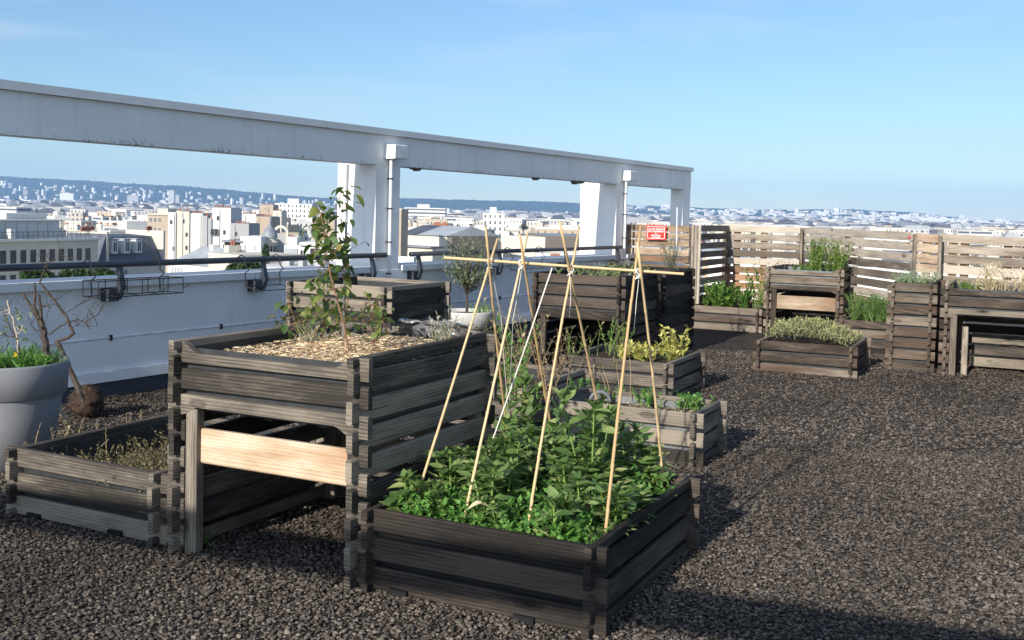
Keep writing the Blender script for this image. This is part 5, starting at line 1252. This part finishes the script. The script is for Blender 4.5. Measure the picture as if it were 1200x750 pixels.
# ------------------------------------------------------------------ loose gravel near the viewer
def stones(n, ymin, ymax, size, seed):
    r = np.random.default_rng(seed); Yv = np.sqrt(r.uniform(ymin**2, ymax**2, n)); px_ = r.uniform(-40, 1240, n); X = (px_-600)/FPX*Yv
    phi = (1+5**.5)/2
    ico = np.array([(-1, phi, 0), (1, phi, 0), (-1, -phi, 0), (1, -phi, 0), (0, -1, phi), (0, 1, phi), (0, -1, -phi), (0, 1, -phi), (phi, 0, -1), (phi, 0, 1), (-phi, 0, -1), (-phi, 0, 1)])/1.9
    fi = np.array([(0, 11, 5), (0, 5, 1), (0, 1, 7), (0, 7, 10), (0, 10, 11), (1, 5, 9), (5, 11, 4), (11, 10, 2), (10, 7, 6), (7, 1, 8), (3, 9, 4), (3, 4, 2), (3, 2, 6), (3, 6, 8), (3, 8, 9), (4, 9, 5), (2, 4, 11), (6, 2, 10), (8, 6, 7), (9, 8, 1)])
    s = size*r.uniform(.55, 1.35, (n, 1))*np.c_[r.uniform(.8, 1.3, n), r.uniform(.7, 1.1, n), r.uniform(.30, .65, n)]
    V = ico[None]*s[:, None]*(1+r.normal(0, .16, (n, 12, 1)))
    a = r.uniform(0, 2*PI, n); b = r.normal(0, .45, n); c_, s_ = np.cos(a)[:, None], np.sin(a)[:, None]; cb, sb = np.cos(b)[:, None], np.sin(b)[:, None]
    y1 = V[..., 1]*cb-V[..., 2]*sb; z1 = V[..., 1]*sb+V[..., 2]*cb
    V = np.stack([V[..., 0]*c_-y1*s_, V[..., 0]*s_+y1*c_, z1], -1)
    V += np.c_[X, Yv, s[:, 2]*.35+r.uniform(-.002, .010, n)][:, None]
    F = (np.arange(n)[:, None, None]*12+fi[None]).reshape(-1, 3); tint = np.repeat(r.random(n), 20)
    keep = np.ones(n, bool)
    for (a0, b0, w, d) in ((-2.399, 3.578, 1.028, 1.301), (-4.503, 3.582, 1.0, 1.22)):
        pa, pb_ = X*A[0]+Yv*A[1], X*B[0]+Yv*B[1]; keep &= ~((pa > a0+.06) & (pa < a0+w-.06) & (pb_ > b0+.07) & (pb_ < b0+d-.07))
    keep &= (X*PN[0]+Yv*PN[1]) > -7.17
    F = F.reshape(n, 20, 3)[keep].reshape(-1, 3); tint = np.repeat(r.random(keep.sum()), 20)
    cl = fbm(X, Yv, 1.6, 77, 4)[keep]; tint = np.repeat(np.clip(r.random(keep.sum())*.82+.09+cl*.22, 0, 1), 20)
    used = np.zeros(n*12, bool); used[F.ravel()] = True; idx = np.cumsum(used)-1
    return V.reshape(-1, 3)[used], idx[F], tint
def lay(name, label, n, y0, y1, size, seed):
    V, F, t = stones(n, y0, y1, size, seed); tag(mesh_np(name, V, F, M['stones'], None, t, False), label, 'gravel', None, 'stuff')
lay('gravel', 'dark brown-grey gravel covering the near part of the roof', 105000, 3.0, 7.2, .0078, 1)
lay('gravel', 'dark gravel covering the far part of the roof', 75000, 7.2, 12.5, .0105, 2)
# grass wisps and a few pale pebbles at bed feet
for k, (x, y, lab) in enumerate(((775, 712, 'dry grass wisp by the front right corner of the bean bed'), (237, 640, 'tiny green weed at the leg of the chip planter'))):
    sprigs('weed_tuft', lab, 'weed', 'dry' if k == 0 else 'weed', (gnd(x, y, .0), .03), 5, (.03, .08), 1.2, .03, .004 if k == 0 else .012, 4, 'stem_dry', seed=140+k, shape=NARROW, stemr=.0012)

# ------------------------------------------------------------------ air
m = MB(); m.box((-6000, -300, -31.2), (6000, 7400, 240), .5); hz = m.build('haze', []); hz['kind'] = 'stuff'; hz['label'] = 'thin blue haze over the whole city and hills'
hm = bpy.data.materials.new('haze'); hm.use_nodes = True; nt = hm.node_tree; nt.nodes.clear(); ho = nt.nodes.new('ShaderNodeOutputMaterial'); pv = nt.nodes.new('ShaderNodeVolumePrincipled')
pv.inputs['Color'].default_value = (.38, .61, 1., 1); pv.inputs['Density'].default_value = 1.2e-4; pv.inputs['Anisotropy'].default_value = .0
nt.links.new(pv.outputs[0], ho.inputs['Volume']); hz.data.materials.append(hm)

# ------------------------------------------------------------------ sky, sun, camera
SKY_LOW, SKY_HIGH, FILL_GLOW, FILL_GLOW_K, CLOUD = (.57, .68, .76), (.84, 1.04, 1.18), (1., .92, .82), 4.1, (5, 5.6, 6.4)
w = bpy.data.worlds.new('World'); sc.world = w; w.use_nodes = True; nt = w.node_tree; bg = nt.nodes['Background']
sky = nt.nodes.new('ShaderNodeTexSky'); sky.sky_type = 'NISHITA'; sky.sun_disc = False; sky.sun_elevation = SUN_EL; sky.sun_rotation = SUN_AZ+PI; sky.altitude = 80; sky.air_density = 1.; sky.dust_density = .0; sky.ozone_density = 2.
nt.links.new(sky.outputs[0], bg.inputs[0]); bg.inputs[1].default_value = .10
# clear anti-solar sky graded towards the horizon, added unseen glow round the sun to fill the shade, faint cirrus
def wn(t, **k):
    n = nt.nodes.new(t)
    for q, v in k.items(): setattr(n, q, v)
    return n
tc = wn('ShaderNodeTexCoord'); sx = wn('ShaderNodeSeparateXYZ'); nt.links.new(tc.outputs['Generated'], sx.inputs[0])
gr = wn('ShaderNodeValToRGB'); e = gr.color_ramp.elements; e[0].position = 0.; e[0].color = SKY_LOW+(1,); e[1].position = .45; e[1].color = SKY_HIGH+(1,)
nt.links.new(sx.outputs[2], gr.inputs[0])
mul = wn('ShaderNodeMix', data_type='RGBA', blend_type='MULTIPLY'); mul.inputs[0].default_value = 1; nt.links.new(sky.outputs[0], mul.inputs[6]); nt.links.new(gr.outputs[0], mul.inputs[7])
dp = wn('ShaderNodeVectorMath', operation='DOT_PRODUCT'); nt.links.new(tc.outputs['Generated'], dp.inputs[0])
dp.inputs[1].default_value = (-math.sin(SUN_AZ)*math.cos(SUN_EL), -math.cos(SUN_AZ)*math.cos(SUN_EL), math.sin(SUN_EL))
vr = wn('ShaderNodeValToRGB'); e = vr.color_ramp.elements; e[0].position = .1; e[0].color = (0, 0, 0, 1); e[1].position = 1.; e[1].color = FILL_GLOW+(1,)
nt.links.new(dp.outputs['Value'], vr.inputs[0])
vs = wn('ShaderNodeVectorMath', operation='SCALE'); vs.inputs[3].default_value = FILL_GLOW_K; nt.links.new(vr.outputs[0], vs.inputs[0])
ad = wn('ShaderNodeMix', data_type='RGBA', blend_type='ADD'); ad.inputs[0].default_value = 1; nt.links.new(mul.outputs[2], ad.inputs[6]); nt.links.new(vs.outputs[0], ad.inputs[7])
mp = wn('ShaderNodeMapping'); mp.inputs['Scale'].default_value = (1.1, 1.1, 8); mp.inputs['Rotation'].default_value = (.05, .06, 0)
nz = wn('ShaderNodeTexNoise'); nz.inputs['Scale'].default_value = 3.2; nz.inputs['Detail'].default_value = 6; nz.inputs['Roughness'].default_value = .55
rp = wn('ShaderNodeValToRGB'); rp.color_ramp.elements[0].position = .50; rp.color_ramp.elements[1].position = .80; rp.color_ramp.elements[1].color = (.5,)*3+(1,)
mx = wn('ShaderNodeMix', data_type='RGBA'); mx.inputs[7].default_value = CLOUD+(1,)
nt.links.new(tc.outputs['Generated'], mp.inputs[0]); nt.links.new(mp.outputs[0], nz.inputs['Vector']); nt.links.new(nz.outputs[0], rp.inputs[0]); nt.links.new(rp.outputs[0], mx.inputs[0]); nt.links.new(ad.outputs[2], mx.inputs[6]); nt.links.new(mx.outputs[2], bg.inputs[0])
sd = bpy.data.lights.new('sun', 'SUN'); sd.energy = 4.8; sd.angle = math.radians(.53); sd.color = (1., .93, .82)
so = link(bpy.data.objects.new('sun', sd)); L = Vector((math.sin(SUN_AZ)*math.cos(SUN_EL), math.cos(SUN_AZ)*math.cos(SUN_EL), -math.sin(SUN_EL))); so.rotation_euler = L.to_track_quat('-Z', 'Y').to_euler(); so.location = (-5, -8, 12)
cd = bpy.data.cameras.new('camera'); cam = link(bpy.data.objects.new('camera', cd)); sc.camera = cam
cd.sensor_fit = 'HORIZONTAL'; cd.sensor_width = 36; cd.lens = 36*FPX/1200; cd.shift_x = 0; cd.shift_y = -(375-CY)/1200; cd.clip_start = .05; cd.clip_end = 30000
c, s = math.cos(PIT), math.sin(PIT); fw = Vector((0, c, -s)); upv = Vector((0, s, c)); rt = Vector((1, 0, 0))
cr, sr = math.cos(ROL), math.sin(ROL); rt2 = rt*cr+upv*sr; up2 = upv*cr-rt*sr
# rows of the rotation: camera x, y and -view axes
cam.matrix_world = Matrix(((rt2.x, up2.x, -fw.x, 0), (rt2.y, up2.y, -fw.y, 0), (rt2.z, up2.z, -fw.z, EYE), (0, 0, 0, 1)))
sc.view_settings.view_transform = 'Standard'; sc.view_settings.look = 'None'; sc.view_settings.exposure = .55; sc.view_settings.gamma = 1; sc.view_settings.use_curve_mapping = False
sc.render.engine = 'CYCLES'; sc.cycles.max_bounces = 6; sc.cycles.diffuse_bounces = 3; sc.cycles.glossy_bounces = 2; sc.cycles.transmission_bounces = 3; sc.cycles.volume_bounces = 1; sc.cycles.use_denoising = True
